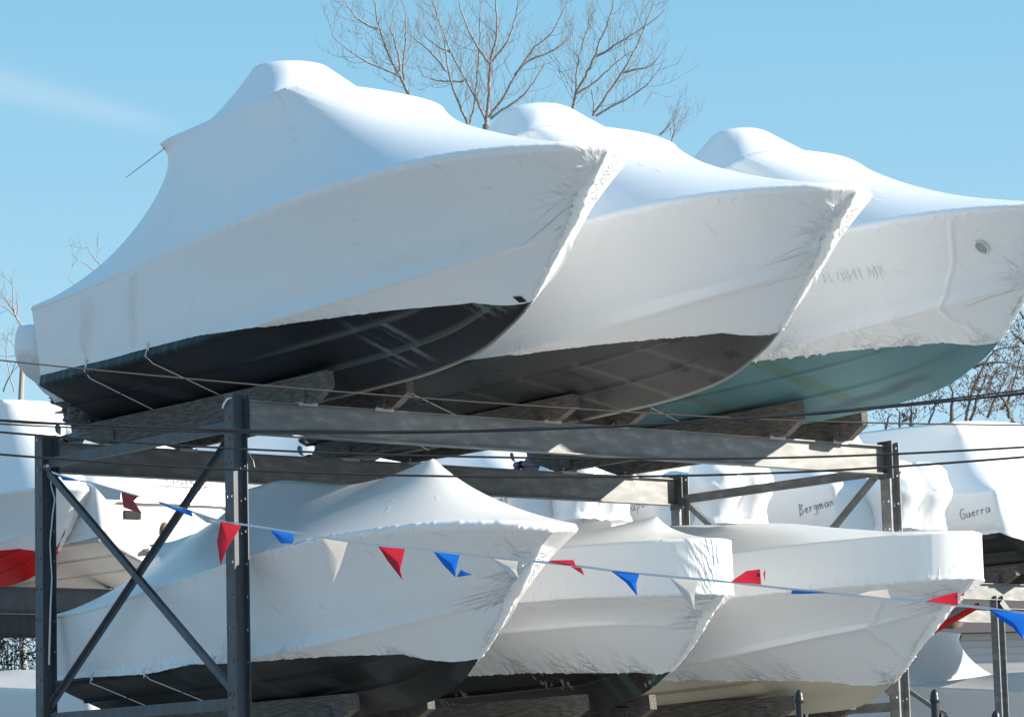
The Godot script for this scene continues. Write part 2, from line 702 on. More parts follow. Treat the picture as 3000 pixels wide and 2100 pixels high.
func film_v(v: float) -> float:
	if v <= 2.0:
		return v * 0.31
	if v <= 2.21:
		return 0.62 + (v - 2.0) * 0.2
	return 0.66 + clampf(v - 3.0, 0.0, 1.02) * 0.3


const WW := 1536
const WH := 768


func crease(buf: PackedFloat32Array, a: Vector2, b: Vector2, wide: float, high: float, bend := 0.0) -> void:
	# one raised crease in the film, tapering to both ends; a and b in pixels of the map
	var d := b - a
	var n := int(d.length()) + 1
	var s := Vector2(-d.y, d.x).normalized()
	var r := int(wide * 2.2) + 1
	for k in n + 1:
		var f := k / float(n)
		var taper := sin(PI * clampf(pow(f, 0.7), 0.0, 1.0))
		var c := a + d * f + s * bend * sin(PI * f)
		for q in range(-r, r + 1):
			var x := int(c.x + s.x * q)
			var y := int(c.y + s.y * q)
			if x < 0 or x >= WW or y < 0 or y >= WH:
				continue
			var g := q / wide
			var v := high * taper * exp(-g * g) * (1.0 if q > 0 else 0.9)
			var at := y * WW + x
			if absf(v) > absf(buf[at]):
				buf[at] = v


# relief of the creases that the heat gun left in one boat's film
func crease_map(h: Dictionary, o: Dictionary) -> ImageTexture:
	var r := RandomNumberGenerator.new()
	r.seed = int(o.seed) * 7 + 3
	var buf := PackedFloat32Array()
	buf.resize(WW * WH)
	var foil := FastNoiseLite.new()
	foil.noise_type = FastNoiseLite.TYPE_CELLULAR
	foil.cellular_return_type = FastNoiseLite.RETURN_DISTANCE2_SUB
	foil.cellular_jitter = 1.0
	foil.frequency = 0.044
	foil.fractal_type = FastNoiseLite.FRACTAL_NONE
	foil.seed = int(o.seed)
	var band: float = o.get("foil_h", 0.16)
	var strength: float = o.get("foil", 0.5)
	var wv := PackedFloat32Array()
	for x in WW:
		wv.append(maxf(lerp_table(h.w, x / float(WW)), 0.0) * 0.31 * WH)
	# crumpled hem
	for x in WW:
		var t := x / float(WW)
		var mod := clampf(0.25 + 1.6 * nz.get_noise_2d(x * 0.9, o.seed), 0.0, 1.0) * lerpf(0.5, 1.0, smoothstep(0.3, 0.6, t))
		var tall := band * 200.0 * (0.6 + 0.6 * absf(nz.get_noise_2d(x * 1.7, o.seed + 50.0)) * 2.0)
		for k in int(tall * 1.8):
			var y := int(wv[x]) + k
			if y >= WH:
				break
			var m := mod * strength * exp(-pow(k / tall, 2.0)) 
			if m < 0.02:
				continue
			var warp := nz.get_noise_2d(x * 2.6, y * 2.6) * 14.0
			buf[y * WW + x] = m * (1.9 - absf(foil.get_noise_2d(x * 0.9 + warp, y * 0.8 - warp) + 0.6) * 3.4)
	# pulls towards points on the stem seam
	for st in o.get("stars", []):
		var c := Vector2(WW * 0.995, (1.0 + st[0]) * 0.31 * WH)
		var n := int(26.0 * st[1] / 0.018)
		for k in n:
			var an: float = r.randfn(0.0, 0.62) + o.get("pull_turn", -0.25)
			var ln := r.randf_range(12.0, 60.0) * (2.4 if r.randf() < 0.2 else 1.0)
			var d := Vector2(-cos(an), -sin(an))
			var s := c + d * r.randf_range(2.0, 30.0) + Vector2(0, r.randfn(0, 16))
			crease(buf, s, s + d * ln, r.randf_range(1.0, 2.6), r.randf_range(0.25, 0.75) * st[1] / 0.02, r.randf_range(-6, 6))
	# long loose creases
	for k in int(o.get("long", 6)):
		var u := r.randf_range(0.55, 0.97)
		var v := r.randf_range(0.37, 0.60)
		var an := r.randf_range(0.25, 0.9)
		var ln := r.randf_range(25, 90)
		crease(buf, Vector2(u * WW, v * WH), Vector2(u * WW - cos(an) * ln, v * WH + sin(an) * ln), r.randf_range(1.2, 2.2), r.randf_range(0.25, 0.5), r.randf_range(-8, 8))
	# little ladders of parallel ripples
	for k in int(o.get("ladders", 16)):
		var u := r.randf_range(0.12, 0.96) * WW
		var v := r.randf_range(0.33, 0.61) * WH
		var an := r.randfn(0.0, 0.25)
		if r.randf() < 0.3:
			v = r.randf_range(0.67, 0.80) * WH
		var n := r.randi_range(3, 9)
		var ln := r.randf_range(8, 26)
		for q in n:
			var s := Vector2(u + q * r.randf_range(-2.0, 2.0), v + q * r.randf_range(4.5, 7.5))
			crease(buf, s, s + Vector2(cos(an), sin(an)) * ln * r.randf_range(0.6, 1.2), 1.4, r.randf_range(0.12, 0.3))
	# scattered dents
	for k in 40:
		var s := Vector2(r.randf_range(0.05, 0.98) * WW, r.randf_range(0.33, 0.62) * WH)
		var an := r.randf_range(0, TAU)
		crease(buf, s, s + Vector2(cos(an), sin(an)) * r.randf_range(3, 12), r.randf_range(1.0, 2.0), r.randf_range(-0.25, 0.25))
	# puckers hanging from the gunwale
	for k in int(o.get("puckers", 60)):
		var s := Vector2(r.randf_range(0.35, 0.985) * WW, (0.618 + r.randf_range(-0.004, 0.02)) * WH)
		crease(buf, s, s + Vector2(r.randf_range(-5, 2), -r.randf_range(4, 16)), r.randf_range(0.9, 1.5), r.randf_range(0.15, 0.4))
	# vertical welds with ladders beside them
	for fo in o.get("folds", []):
		var x: float = fo[0] * WW
		var y0 := wv[int(x)] + 6.0
		for k in 26:
			var y := lerpf(y0, 0.61 * WH, r.randf())
			crease(buf, Vector2(x - r.randf_range(3, 14), y), Vector2(x + r.randf_range(-2, 6), y + r.randf_range(-3, 3)), 1.3, r.randf_range(0.1, 0.3))
	# pulls at the corner of the hardtop
	if o.has("corner_pull"):
		var cx: float = o.ring.corner * WW
		for k in 22:
			var y := (0.955 - 0.13 * pow(r.randf(), 1.5)) * WH
			var s := Vector2(cx + r.randf_range(-6, 8), y)
			crease(buf, s, s + Vector2(r.randf_range(14, 40), -r.randf_range(4, 20)), r.randf_range(1.2, 2.0), r.randf_range(0.2, 0.5), 4.0)
	var im := Image.create_from_data(WW, WH, false, Image.FORMAT_RF, buf.to_byte_array())
	return ImageTexture.create_from_image(im)


# the hull under the film
func make_hull(h: Dictionary, v0: float, v1: float, strakes: Array, nt: int, paint: Callable, open_stern := false) -> MB:
	var ls := loop(nt, nt, 10)
	var nl := ls.size()
	var vl := []
	var step := []
	var n := maxi(int((v1 - v0) * 26), 3)
	var marks := []
	for k in n + 1:
		marks.append([lerpf(v0, v1, k / float(n)), 0.0])
	for s in strakes:
		marks.append([s - 0.045, 0.0001])
		marks.append([s, 1.0])
		marks.append([s + 0.004, 0.0001])
	marks.sort_custom(func(a, b): return a[0] < b[0])
	for m in marks:
		var inside := false
		for s in strakes:
			if m[0] > s - 0.044 and m[0] < s - 0.001 or m[0] > s + 0.0005 and m[0] < s + 0.0035:
				inside = true
		if not inside:
			vl.append(m[0])
			step.append(1.0 if m[1] > 0.5 else 0.0)
	var p := PackedVector3Array()
	var cc := PackedColorArray()
	for j in vl.size():
		for i in nl:
			var t := ls[i] if ls[i] <= 1.0 else (2.0 - ls[i] if ls[i] <= 2.0 else 0.0)
			var q := section(h, t)
			var a := sec_pt(h, q, vl[j])
			if step[j] > 0.5:
				a.y -= 0.028 * (1.0 - smoothstep(0.86, 0.97, t)) * (0.0 if ls[i] > 2.0 else 1.0) * smoothstep(0.0, 0.04, q[4] - vl[j])
			var pt := a
			if ls[i] <= 1.0:
				pt = mirror(a, -1.0)
			elif ls[i] > 2.0:
				pt = mirror(a, lerpf(1.0, -1.0, ls[i] - 2.0))
			p.append(pt)
			cc.append(paint.call(t, vl[j], pt))
	var mb := MB.new()
	mb.grid(p, nl, vl.size(), true, cc)
	return mb


# ragged welded seam of the film along the stem
func make_seam(h: Dictionary, sd: int, w: float, bottom: float) -> MB:
	var r := RandomNumberGenerator.new()
	r.seed = sd
	var mb := MB.new()
	var line := []
	# from the film's lower edge on the keel line up to the tip
	for k in 11:
		var t := lerpf(bottom, 1.0, k / 10.0)
		line.append(section(h, t)[0])
	for k in range(1, 31):
		line.append(sec_pt(h, section(h, 1.0), 1.0 + 0.985 * k / 30.0))
	# walk it evenly
	var path := []
	for k in line.size() - 1:
		var seg: float = line[k].distance_to(line[k + 1])
		var m := maxi(int(seg / 0.016), 1)
		for s in m:
			path.append(line[k].lerp(line[k + 1], s / float(m)))
	path.append(line[-1])
	var n := path.size()
	var p := PackedVector3Array()
	var cols := 9
	for k in n:
		var f := k / float(n - 1)
		var a: Vector3 = path[k]
		var d: Vector3 = (path[mini(k + 1, n - 1)] - path[maxi(k - 1, 0)]).normalized()
		var fwd := Vector3(0, -d.z, d.y).normalized()
		if fwd.z < 0:
			fwd = -fwd
		var wide := w * (0.45 + 0.75 * exp(-pow((f - 0.62) / 0.25, 2.0))) * (1.0 + 0.35 * nz.get_noise_1d(k * 14.0 + sd)) * smoothstep(0.0, 0.04, f) * (1.0 - 0.75 * smoothstep(0.9, 1.0, f))
		for i in cols:
			var u := i / float(cols - 1) * 2.0 - 1.0
			var jag := 0.0
			if i == 0 or i == cols - 1:
				jag = r.randf_range(-0.006, 0.022) * (2.0 if r.randf() < 0.1 else 1.0)
			var out := (1.0 - u * u) * wide * 0.42 + 0.008
			p.append(a + Vector3(u * wide * 0.62 + signf(u) * jag, 0, 0) + fwd * (out - 0.55 * absf(u) * wide * 0.5 + r.randf_range(-0.004, 0.005)) + d * r.randf_range(-0.003, 0.003))
	mb.grid(p, cols, n)
	# loose shreds on the near edge
	for k in 46:
		var f := clampf(r.randfn(0.58, 0.22), 0.03, 0.97)
		var at: Vector3 = path[int(f * (n - 1))]
		var d: Vector3 = (path[mini(int(f * (n - 1)) + 3, n - 1)] - at).normalized()
		var o := at + Vector3(-w * 0.4, 0, -0.01)
		var tip := o + Vector3(-r.randf_range(0.02, 0.05), r.randf_range(-0.03, 0.04), r.randf_range(-0.07, 0.0))
		mb.tri(o, o + d * r.randf_range(0.01, 0.03), tip)
		mb.tri(o + Vector3(0.004, 0, 0.006), tip, o + d * 0.02 + Vector3(0.004, 0, 0.006))
	return mb


# ---------------------------------------------------------------- things that go with a boat
func add_outboard(boat: Node3D, x: float, z: float, y: float, parts := true) -> void:
	var mb := MB.new()
	# leg: a tapering, raked foil section
	var prof := []
	var p := PackedVector3Array()
	var hs := [0.95, 0.7, 0.5, 0.36, 0.3, 0.16, 0.05]
	var wd := [0.13, 0.12, 0.10, 0.085, 0.075, 0.055, 0.05]
	var ln := [0.30, 0.28, 0.26, 0.24, 0.25, 0.21, 0.17]
	for j in hs.size():
		for i in 12:
			var a := TAU * i / 12.0
			p.append(Vector3(x + sin(a) * wd[j], y + hs[j], z + cos(a) * ln[j] * (1.0 if cos(a) > 0 else 0.8)))
	mb.grid(p, 12, hs.size(), true)
	# splash plates
	mb.box(Vector3(x, y + 0.33, z - 0.06), Vector3(0.30, 0.018, 0.52))
	mb.box(Vector3(x, y + 0.44, z - 0.02), Vector3(0.22, 0.016, 0.42))
	# gearcase and skeg
	var gc := []
	var gr := []
	for k in 9:
		var f := k / 8.0
		gc.append(Vector3(x, y + 0.02, z + 0.33 - f * 0.62))
		gr.append(0.068 * pow(sin(PI * clampf(f * 0.86 + 0.07, 0.0, 1.0)), 0.6))
	mb.tube(gc, gr, 10)
	mb.quad(Vector3(x - 0.008, y - 0.03, z + 0.12), Vector3(x - 0.008, y - 0.03, z - 0.22), Vector3(x - 0.004, y - 0.24, z - 0.20), Vector3(x - 0.004, y - 0.2, z - 0.06))
	mb.quad(Vector3(x + 0.008, y - 0.03, z + 0.12), Vector3(x + 0.008, y - 0.03, z - 0.22), Vector3(x + 0.004, y - 0.24, z - 0.20), Vector3(x + 0.004, y - 0.2, z - 0.06))
	var leg := put("outboard_leg", mb, M.motor, boat)
	if parts:
		var pm := MB.new()
		for b in 3:
			var a := TAU * b / 3.0 + 0.5 + x
			var g := PackedVector3Array()
			for j in 6:
				var rr := 0.05 + 0.15 * j / 5.0
				for i in 5:
					var s := (i / 4.0 - 0.5) * (0.7 + 0.5 * sin(PI * j / 5.0)) * (1.0 if j < 5 else 0.5)
					var an := a + s
					g.append(Vector3(x + cos(an) * rr, y + 0.02 + sin(an) * rr, z - 0.36 + s * 0.11))
			pm.grid(g, 5, 6)
		pm.tube([Vector3(x, y + 0.02, z - 0.28), Vector3(x, y + 0.02, z - 0.42), Vector3(x, y + 0.02, z - 0.46)], [0.055, 0.045, 0.015], 8)
		put("propeller", pm, M.propeller, leg)


# film gathered round the motors at the stern
func stern_bag(boat: Node3D, sd: float, top: float, zc: float) -> void:
	for part in 2:
		var mb := MB.new()
		var p := PackedVector3Array()
		var nj := 44
		var ni := 120
		for j in nj:
			var f := j / float(nj - 1)
			var y: float
			var ax: float
			var az: float
			if part == 0:
				y = lerpf(top, 0.46, f)
				ax = lerpf(1.36, 0.86, smoothstep(0.3, 1.0, f))
				az = 0.26 + 0.24 * sin(PI * minf(f * 0.9 + 0.1, 1.0)) - 0.06 * smoothstep(0.7, 1.0, f)
				if f < 0.10:
					az *= 0.45 + 0.55 * sqrt(f / 0.10)
			else:
				y = lerpf(0.56, 0.22, f)
				ax = lerpf(0.84, 0.62, f) + 0.05 * sin(f * 9.0)
				az = lerpf(0.36, 0.26, f) + 0.03 * sin(f * 11.0 + 1.0)
			for i in ni:
				var a := TAU * i / ni
				var loose := smoothstep(0.15, 1.0, f) if part == 0 else 1.0
				var fold := 0.075 * loose * (ridged(Vector3(a * 260.0 + sd, f * 90.0, 4.0)) - 0.35) + 0.03 * loose * nz.get_noise_3d(a * 500.0, f * 420.0, sd)
				var r := 1.0 + fold
				p.append(Vector3(signf(cos(a)) * pow(absf(cos(a)), 0.7) * ax * r, y + 0.02 * nz.get_noise_2d(a * 200.0, f * 99.0), zc + signf(sin(a)) * pow(absf(sin(a)), 0.7) * az * r))
		mb.grid(p, ni, nj, true)
		put("gathered_film" if part == 0 else "motor_cover", mb, M.gather if part == 0 else M.bag_dark, boat)


func add_strap(boat: Node3D, h: Dictionary, t: float, side: float) -> void:
	var q := section(h, t)
	var pts := []
	for k in 13:
		var v := lerpf(q[4] + 0.03, 0.0, k / 12.0)
		var a := sec_pt(h, q, v)
		pts.append(mirror(a, side) + Vector3(side * 0.012, -0.014, 0))
	var mb := MB.new()
	mb.tube(pts, [0.0075], 5)
	put("strap", mb, M.strap, boat)
	var kb := MB.new()
	var b := mirror(sec_pt(h, q, q[4] + 0.05), side)
	kb.ball(b + Vector3(side * 0.02, 0, 0), Vector3(0.02, 0.026, 0.03), 7, 5)
	kb.tri(b + Vector3(side * 0.02, 0, 0), b + Vector3(side * 0.03, -0.09, 0.03), b + Vector3(side * 0.03, -0.07, 0.05))
	put("strap_knot", kb, M.strap, boat)


# position on the film's side at a given height and station, for writing
func on_side(h: Dictionary, y: float, z: float, side: float, out := 0.03) -> Vector3:
	var t := 0.2
	var v := 1.5
	for k in 14:
		var q := section(h, t)
		v = 1.0 + clampf((y - q[1].y) / maxf(q[2].y - q[1].y, 0.1), 0.0, 1.0)
		var p := sec_pt(h, q, v)
		t = clampf(t + (z - p.z) / 9.2, 0.0, 1.0)
	var a := sec_pt(h, section(h, t), v)
	return mirror(a, side) + Vector3(side * out, 0, 0)


const STROKES := {
	"L": [[0.1, 1.0, 0.1, 0.0, 0.6, 0.05]], "a": [[0.55, 0.45, 0.25, 0.5, 0.08, 0.25, 0.25, 0.0, 0.5, 0.15, 0.55, 0.45, 0.62, 0.0]],
	"m": [[0.05, 0.5, 0.1, 0.0], [0.1, 0.3, 0.28, 0.5, 0.35, 0.0], [0.36, 0.3, 0.55, 0.5, 0.65, 0.0]], "b": [[0.1, 1.0, 0.1, 0.0, 0.45, 0.05, 0.5, 0.35, 0.12, 0.4]],
	"i": [[0.15, 0.5, 0.18, 0.0], [0.17, 0.7, 0.18, 0.74]], "n": [[0.08, 0.5, 0.12, 0.0], [0.12, 0.3, 0.4, 0.5, 0.5, 0.0]],
	"o": [[0.3, 0.5, 0.08, 0.25, 0.3, 0.0, 0.52, 0.25, 0.3, 0.5]], "D": [[0.15, 1.0, 0.12, 0.0], [0.0, 0.95, 0.5, 0.85, 0.6, 0.4, 0.4, 0.05, 0.0, 0.0]],
	"p": [[0.1, 0.5, 0.12, -0.4], [0.1, 0.4, 0.4, 0.5, 0.5, 0.25, 0.3, 0.02, 0.1, 0.1]], "l": [[0.15, 0.95, 0.18, 0.0]],
	"B": [[0.12, 1.0, 0.1, -0.2], [0.0, 1.0, 0.55, 0.85, 0.2, 0.5, 0.6, 0.3, 0.45, 0.0, 0.0, 0.0]], "e": [[0.1, 0.25, 0.45, 0.32, 0.3, 0.5, 0.1, 0.3, 0.2, 0.02, 0.5, 0.08]],
	"r": [[0.1, 0.5, 0.14, 0.0], [0.13, 0.3, 0.3, 0.48, 0.45, 0.45]], "g": [[0.5, 0.45, 0.2, 0.5, 0.1, 0.2, 0.4, 0.1, 0.5, 0.45, 0.45, -0.4, 0.05, -0.35]],
	"G": [[0.7, 0.9, 0.3, 1.0, 0.05, 0.5, 0.25, 0.0, 0.7, 0.1, 0.7, 0.45, 0.4, 0.45]], "u": [[0.08, 0.5, 0.12, 0.05, 0.4, 0.08, 0.48, 0.5, 0.52, 0.0]],
	"x": [[0.05, 0.5, 0.5, 0.0], [0.5, 0.5, 0.05, -0.05]], "t": [[0.25, 0.8, 0.25, 0.0], [0.05, 0.5, 0.5, 0.52]], "w": [[0.05, 0.5, 0.15, 0.0, 0.3, 0.35, 0.45, 0.0, 0.6, 0.5]],
}


func handwriting(h: Dictionary, text: String, at: Vector2, size: float, side: float, tilt: float, width := 0.011) -> MB:
	# at = (y, z) of the start on the side; text runs towards the stern on the port side
	var mb := MB.new()
	var x := 0.0
	for ch in text:
		var wide := 0.0
		for st in STROKES.get(ch, []):
			var pts := []
			for k in range(0, st.size(), 2):
				pts.append(Vector2(st[k], st[k + 1]))
				wide = maxf(wide, st[k])
			for k in pts.size() - 1:
				var a: Vector2 = (pts[k] + Vector2(x, 0)) * size
				var b: Vector2 = (pts[k + 1] + Vector2(x, 0)) * size
				a.y += a.x * tilt
				b.y += b.x * tilt
				var pa := on_side(h, at.x + a.y, at.y - side * a.x, side)
				var pb := on_side(h, at.x + b.y, at.y - side * b.x, side)
				mb.tube([pa, pb], [width], 5)
		x += wide + 0.16
	return mb


func printed(h: Dictionary, text: String, at: Vector2, size: float, side: float, out := 0.03) -> MB:
	var tm := TextMesh.new()
	tm.text = text
	var sf := SystemFont.new()
	sf.font_names = PackedStringArray(["Droid Sans"])
	tm.font = sf
	tm.font_size = 32
	tm.pixel_size = size / 32.0
	tm.depth = 0.0
	tm.horizontal_alignment = HORIZONTAL_ALIGNMENT_LEFT
	var mb := MB.new()
	var a := tm.surface_get_arrays(0)
	var vv: PackedVector3Array = a[Mesh.ARRAY_VERTEX]
	var id: PackedInt32Array = a[Mesh.ARRAY_INDEX] if a[Mesh.ARRAY_INDEX] != null else PackedInt32Array(range(vv.size()))
	for k in range(0, id.size(), 3):
		var t := []
		for s in 3:
			var q := vv[id[k + s]]
			t.append(on_side(h, at.x + q.y, at.y - side * q.x, side, out))
		mb.tri(t[0], t[1], t[2])
	return mb


# ---------------------------------------------------------------- the steel racks
func i_profile(w: float, d: float, tf := 0.014, tw := 0.010) -> PackedVector2Array:
	var a := w * 0.5
	var b := d * 0.5
	var t := tw * 0.5
	return PackedVector2Array([Vector2(-a, -b), Vector2(a, -b), Vector2(a, -b + tf), Vector2(t, -b + tf), Vector2(t, b - tf), Vector2(a, b - tf), Vector2(a, b), Vector2(-a, b), Vector2(-a, b - tf), Vector2(-t, b - tf), Vector2(-t, -b + tf), Vector2(-a, -b + tf)])


func along(a: Vector3, b: Vector3) -> Transform3D:
	var z := (b - a).normalized()
	var x := Vector3.UP.cross(z)
	x = x.normalized() if x.length() > 0.01 else Vector3.RIGHT
	return Transform3D(Basis(x, z.cross(x), z), a)


func rack_post(parent: Node, x: float, z: float, top: float, hole0: float, holes: bool, m: Material) -> void:
	# a wide-flange column: flanges face along the row, punched with bolt holes
	var mb := MB.new()
	var bf := 0.17
	var d := 0.185
	var tf := 0.012
	var zc := z - bf * 0.5
	mb.box(Vector3(x + d * 0.5, top * 0.5, zc), Vector3(d - 2.0 * tf, top, 0.009))
	var hs := 0.026
	for side in [0, 1]:
		var fx := x + tf * 0.5 if side == 0 else x + d - tf * 0.5
		if not holes:
			mb.box(Vector3(fx, top * 0.5, zc), Vector3(tf, top, bf))
			continue
		var edges := [[-bf * 0.5, -0.058], [-0.032, 0.032], [0.058, bf * 0.5]]
		for e in edges:
			mb.box(Vector3(fx, top * 0.5, zc + (e[0] + e[1]) * 0.5), Vector3(tf, top, e[1] - e[0]))
		for cz in [-0.045, 0.045]:
			var y := 0.0
			var k := 0
			while y < top:
				var hy := hole0 + 0.348 * (k - 8) + (0.0 if side == 0 else -0.02)
				k += 1
				if hy - hs * 0.5 <= y:
					continue
				var y1 := minf(hy - hs * 0.5, top)
				mb.box(Vector3(fx, (y + y1) * 0.5, zc + cz), Vector3(tf, y1 - y, 0.026))
				y = hy + hs * 0.5
	put("post", mb, m, parent)


func angle_bar(parent: Node, a: Vector3, b: Vector3, w: float, called := "brace", m: Material = null) -> void:
	var mb := MB.new()
	var xf := along(a, b)
	mb.prism(PackedVector2Array([Vector2(-0.004, -w * 0.5), Vector2(0.004, -w * 0.5), Vector2(0.004, w * 0.5 - 0.008), Vector2(w * 0.7, w * 0.5 - 0.008), Vector2(w * 0.7, w * 0.5), Vector2(-0.004, w * 0.5)]), xf, a.distance_to(b))
	put(called, mb, m if m else M.steel, parent)


func channel(parent: Node, a: Vector3, b: Vector3, d: float, w: float, flip: float, m: Material, called := "side_rail") -> void:
	var mb := MB.new()
	var t := 0.009
	var pr := PackedVector2Array([Vector2(0, -d * 0.5), Vector2(w, -d * 0.5), Vector2(w, -d * 0.5 + t), Vector2(t, -d * 0.5 + t), Vector2(t, d * 0.5 - t), Vector2(w, d * 0.5 - t), Vector2(w, d * 0.5), Vector2(0, d * 0.5)])
	for k in pr.size():
		pr[k] = Vector2(pr[k].x * flip, pr[k].y)
	mb.prism(pr, along(a, b), a.distance_to(b))
	put(called, mb, m, parent)


func beam(parent: Node, a: Vector3, b: Vector3, w: float, d: float, m: Material, called := "beam") -> void:
	var mb := MB.new()
	mb.prism(i_profile(w, d), along(a, b), a.distance_to(b))
	put(called, mb, m, parent)


func bunk(at: Vector3, za: float, zf: float, h0: float, h1: float, label: String) -> void:
	# a plank on edge that the hull rests on, its ends cut back underneath
	var o := thing("timber_bunk", at, label, "timber", "timber bunks under the stored boats")
	var mb := MB.new()
	var pr := PackedVector2Array([Vector2(za + 0.55, 0), Vector2(zf - 0.28, 0), Vector2(zf, h1 * 0.42), Vector2(zf - 0.02, h1), Vector2((za + zf) * 0.5, (h0 + h1) * 0.5 - 0.01), Vector2(za + 0.12, h0), Vector2(za, h0 * 0.5)])
	var xf := Transform3D(Basis(Vector3(0, 0, 1), Vector3(0, 1, 0), Vector3(1, 0, 0)), Vector3(-0.05, 0, 0))
	mb.prism(pr, xf, 0.1)
	put("plank", mb, M.wood, o)
	var sh := MB.new()
	sh.box(Vector3(0, h1 * 0.3, zf - 0.5), Vector3(0.17, h1 * 0.5, 0.22), Basis(Vector3.RIGHT, 0.05))
	put("block", sh, M.wood, o)
	sh = MB.new()
	sh.box(Vector3(0.0, h0 * 0.3, za + 0.75), Vector3(0.16, h0 * 0.5, 0.2))
	put("block", sh, M.wood, o)


func build_rack() -> void:
	var o := thing("boat_rack", Vector3.ZERO, "galvanised steel two tier boat rack with bolt holes and crossed braces in the foreground", "boat rack")
	for q in [[0.0, 0.05, 6.205], [0.0, -3.965, 6.205], [9.82, 0.0, 6.2], [9.82, -4.0, 6.19]]:
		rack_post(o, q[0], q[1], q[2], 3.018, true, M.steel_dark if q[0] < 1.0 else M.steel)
	for lv in [5.97, 2.54]:
		beam(o, Vector3(0.19, lv, -0.075), Vector3(9.815, lv, -0.075), 0.13, 0.36, M.steel, "front_beam")
		beam(o, Vector3(0.19, lv - 0.02, -4.06), Vector3(9.815, lv - 0.02, -4.06), 0.13, 0.36, M.steel, "rear_beam")
	for lv in [5.87, 2.925]:
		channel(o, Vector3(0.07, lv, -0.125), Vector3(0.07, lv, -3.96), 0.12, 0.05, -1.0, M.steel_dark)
		channel(o, Vector3(9.86, lv - 0.02, -0.175), Vector3(9.86, lv - 0.02, -3.99), 0.115, 0.05, -1.0, M.steel)
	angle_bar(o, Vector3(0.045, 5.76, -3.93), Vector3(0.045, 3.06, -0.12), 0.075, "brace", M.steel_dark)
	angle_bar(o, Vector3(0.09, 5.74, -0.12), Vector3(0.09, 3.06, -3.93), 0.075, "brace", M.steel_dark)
	angle_bar(o, Vector3(9.84, 5.82, -0.2), Vector3(9.84, 3.06, -3.98), 0.075)
	angle_bar(o, Vector3(9.89, 5.82, -3.98), Vector3(9.89, 3.06, -0.2), 0.075)
	# end plates and gussets, bolts
	for q in [[0.197, 5.97, -0.075], [9.80, 5.97, -0.075], [0.197, 5.95, -4.06], [9.80, 5.95, -4.06]]:
		var mb := MB.new()
		mb.box(Vector3(q[0], q[1], q[2] + 0.03), Vector3(0.014, 0.47, 0.25))
		put("end_plate", mb, M.steel_dark, o)
	for q in [[-0.004, 5.95, -0.03], [-0.004, 5.72, -0.03], [-0.004, 2.98, -0.03], [-0.004, 2.87, -0.03]]:
		var mb := MB.new()
		mb.tube([Vector3(q[0] - 0.014, q[1], q[2]), Vector3(q[0] + 0.006, q[1], q[2])], [0.013], 6)
		mb.ball(Vector3(q[0] - 0.012, q[1], q[2]), Vector3(0.008, 0.012, 0.012), 6, 4)
		put("bolt", mb, M.rust, o)
	for x in [9.835, 9.985]:
		for y in [6.05, 5.82]:
			var mb := MB.new()
			mb.ball(Vector3(x + (0.02 if x > 9.9 else -0.02), y, 0.005), Vector3(0.014, 0.014, 0.014), 7, 5)
			put("bolt", mb, M.rust, o)
	# clips that hold the bunks down on the beams
	for x in [1.01, 2.03, 4.42, 5.43, 7.93, 8.99]:
		for z in [0.0, -4.0]:
			var mb := MB.new()
			mb.box(Vector3(x, 6.158 if z > -1 else 6.138, z - 0.035), Vector3(0.25, 0.012, 0.09))
			mb.box(Vector3(x, 6.142 if z > -1 else 6.122, z + 0.002), Vector3(0.25, 0.03, 0.008))
			for s in [-0.08, 0.08]:
				mb.tube([Vector3(x + s, 6.16, z - 0.02), Vector3(x + s, 6.19, z - 0.02)], [0.012], 6)
			put("clip", mb, M.plate, o)
	# a scrap of white tape on the corner post
	var tape := MB.new()
	tape.tube([Vector3(-0.01, 6.06, -0.125), Vector3(-0.014, 6.1, -0.09), Vector3(-0.014, 6.145, -0.03), Vector3(-0.008, 6.15, 0.045)], [0.012, 0.016, 0.014, 0.008], 6)
	put("tape_scrap", tape, M.fuzz, o)
	var dr := MB.new()
	dr.tube([Vector3(0.2, 5.62, 0.03), Vector3(0.22, 5.55, 0.04), Vector3(0.25, 5.5, 0.05), Vector3(0.27, 5.42, 0.05)], [0.005], 4)
	put("twine", dr, M.cord, o)


# ---------------------------------------------------------------- trees
func wander(p: Array, amp: float) -> Array:
	var out := []
	for k in p.size() - 1:
		var a: Vector3 = p[k]
		var b: Vector3 = p[k + 1]
		var p0: Vector3 = p[maxi(k - 1, 0)]
		var p3: Vector3 = p[mini(k + 2, p.size() - 1)]
		for s in 4:
			out.append(cr3(p0, a, b, p3, s / 4.0) + Vector3(rng.randfn(0, amp), rng.randfn(0, amp * 0.5), rng.randfn(0, amp)))
	out.append(p[-1])
	return out


func twig(mb: MB, at: Vector3, dir: Vector3, length: float, r: float, lift: float, depth: int, buds: MB) -> void:
	var p := [at]
	var d := dir
	var n := 5
	var q := at
	for k in n:
		d = (d + Vector3(rng.randfn(0, 0.10), lift + rng.randfn(0, 0.08), rng.randfn(0, 0.10))).normalized()
		q += d * length / n
		p.append(q)
		if depth > 0 and k > 0:
			var c := 1 if rng.randf() < 0.8 else 2
			for s in c:
				var side := Vector3(rng.randfn(0, 1), rng.randfn(0.1, 0.6), rng.randfn(0, 1)).normalized()
				twig(mb, q, (d * 0.7 + side * 0.8).normalized(), length * rng.randf_range(0.28, 0.5), r * 0.62, lift * 1.2, depth - 1, buds)
		if buds and rng.randf() < 0.5:
			buds.ball(q + Vector3(rng.randfn(0, 0.03), rng.randfn(0, 0.03), rng.randfn(0, 0.03)), Vector3(0.016, 0.024, 0.016) * rng.randf_range(0.7, 1.5), 4, 3)
	mb.tube(p, [r, r * 0.85, r * 0.72, r * 0.6, r * 0.5, r * 0.38], 3)


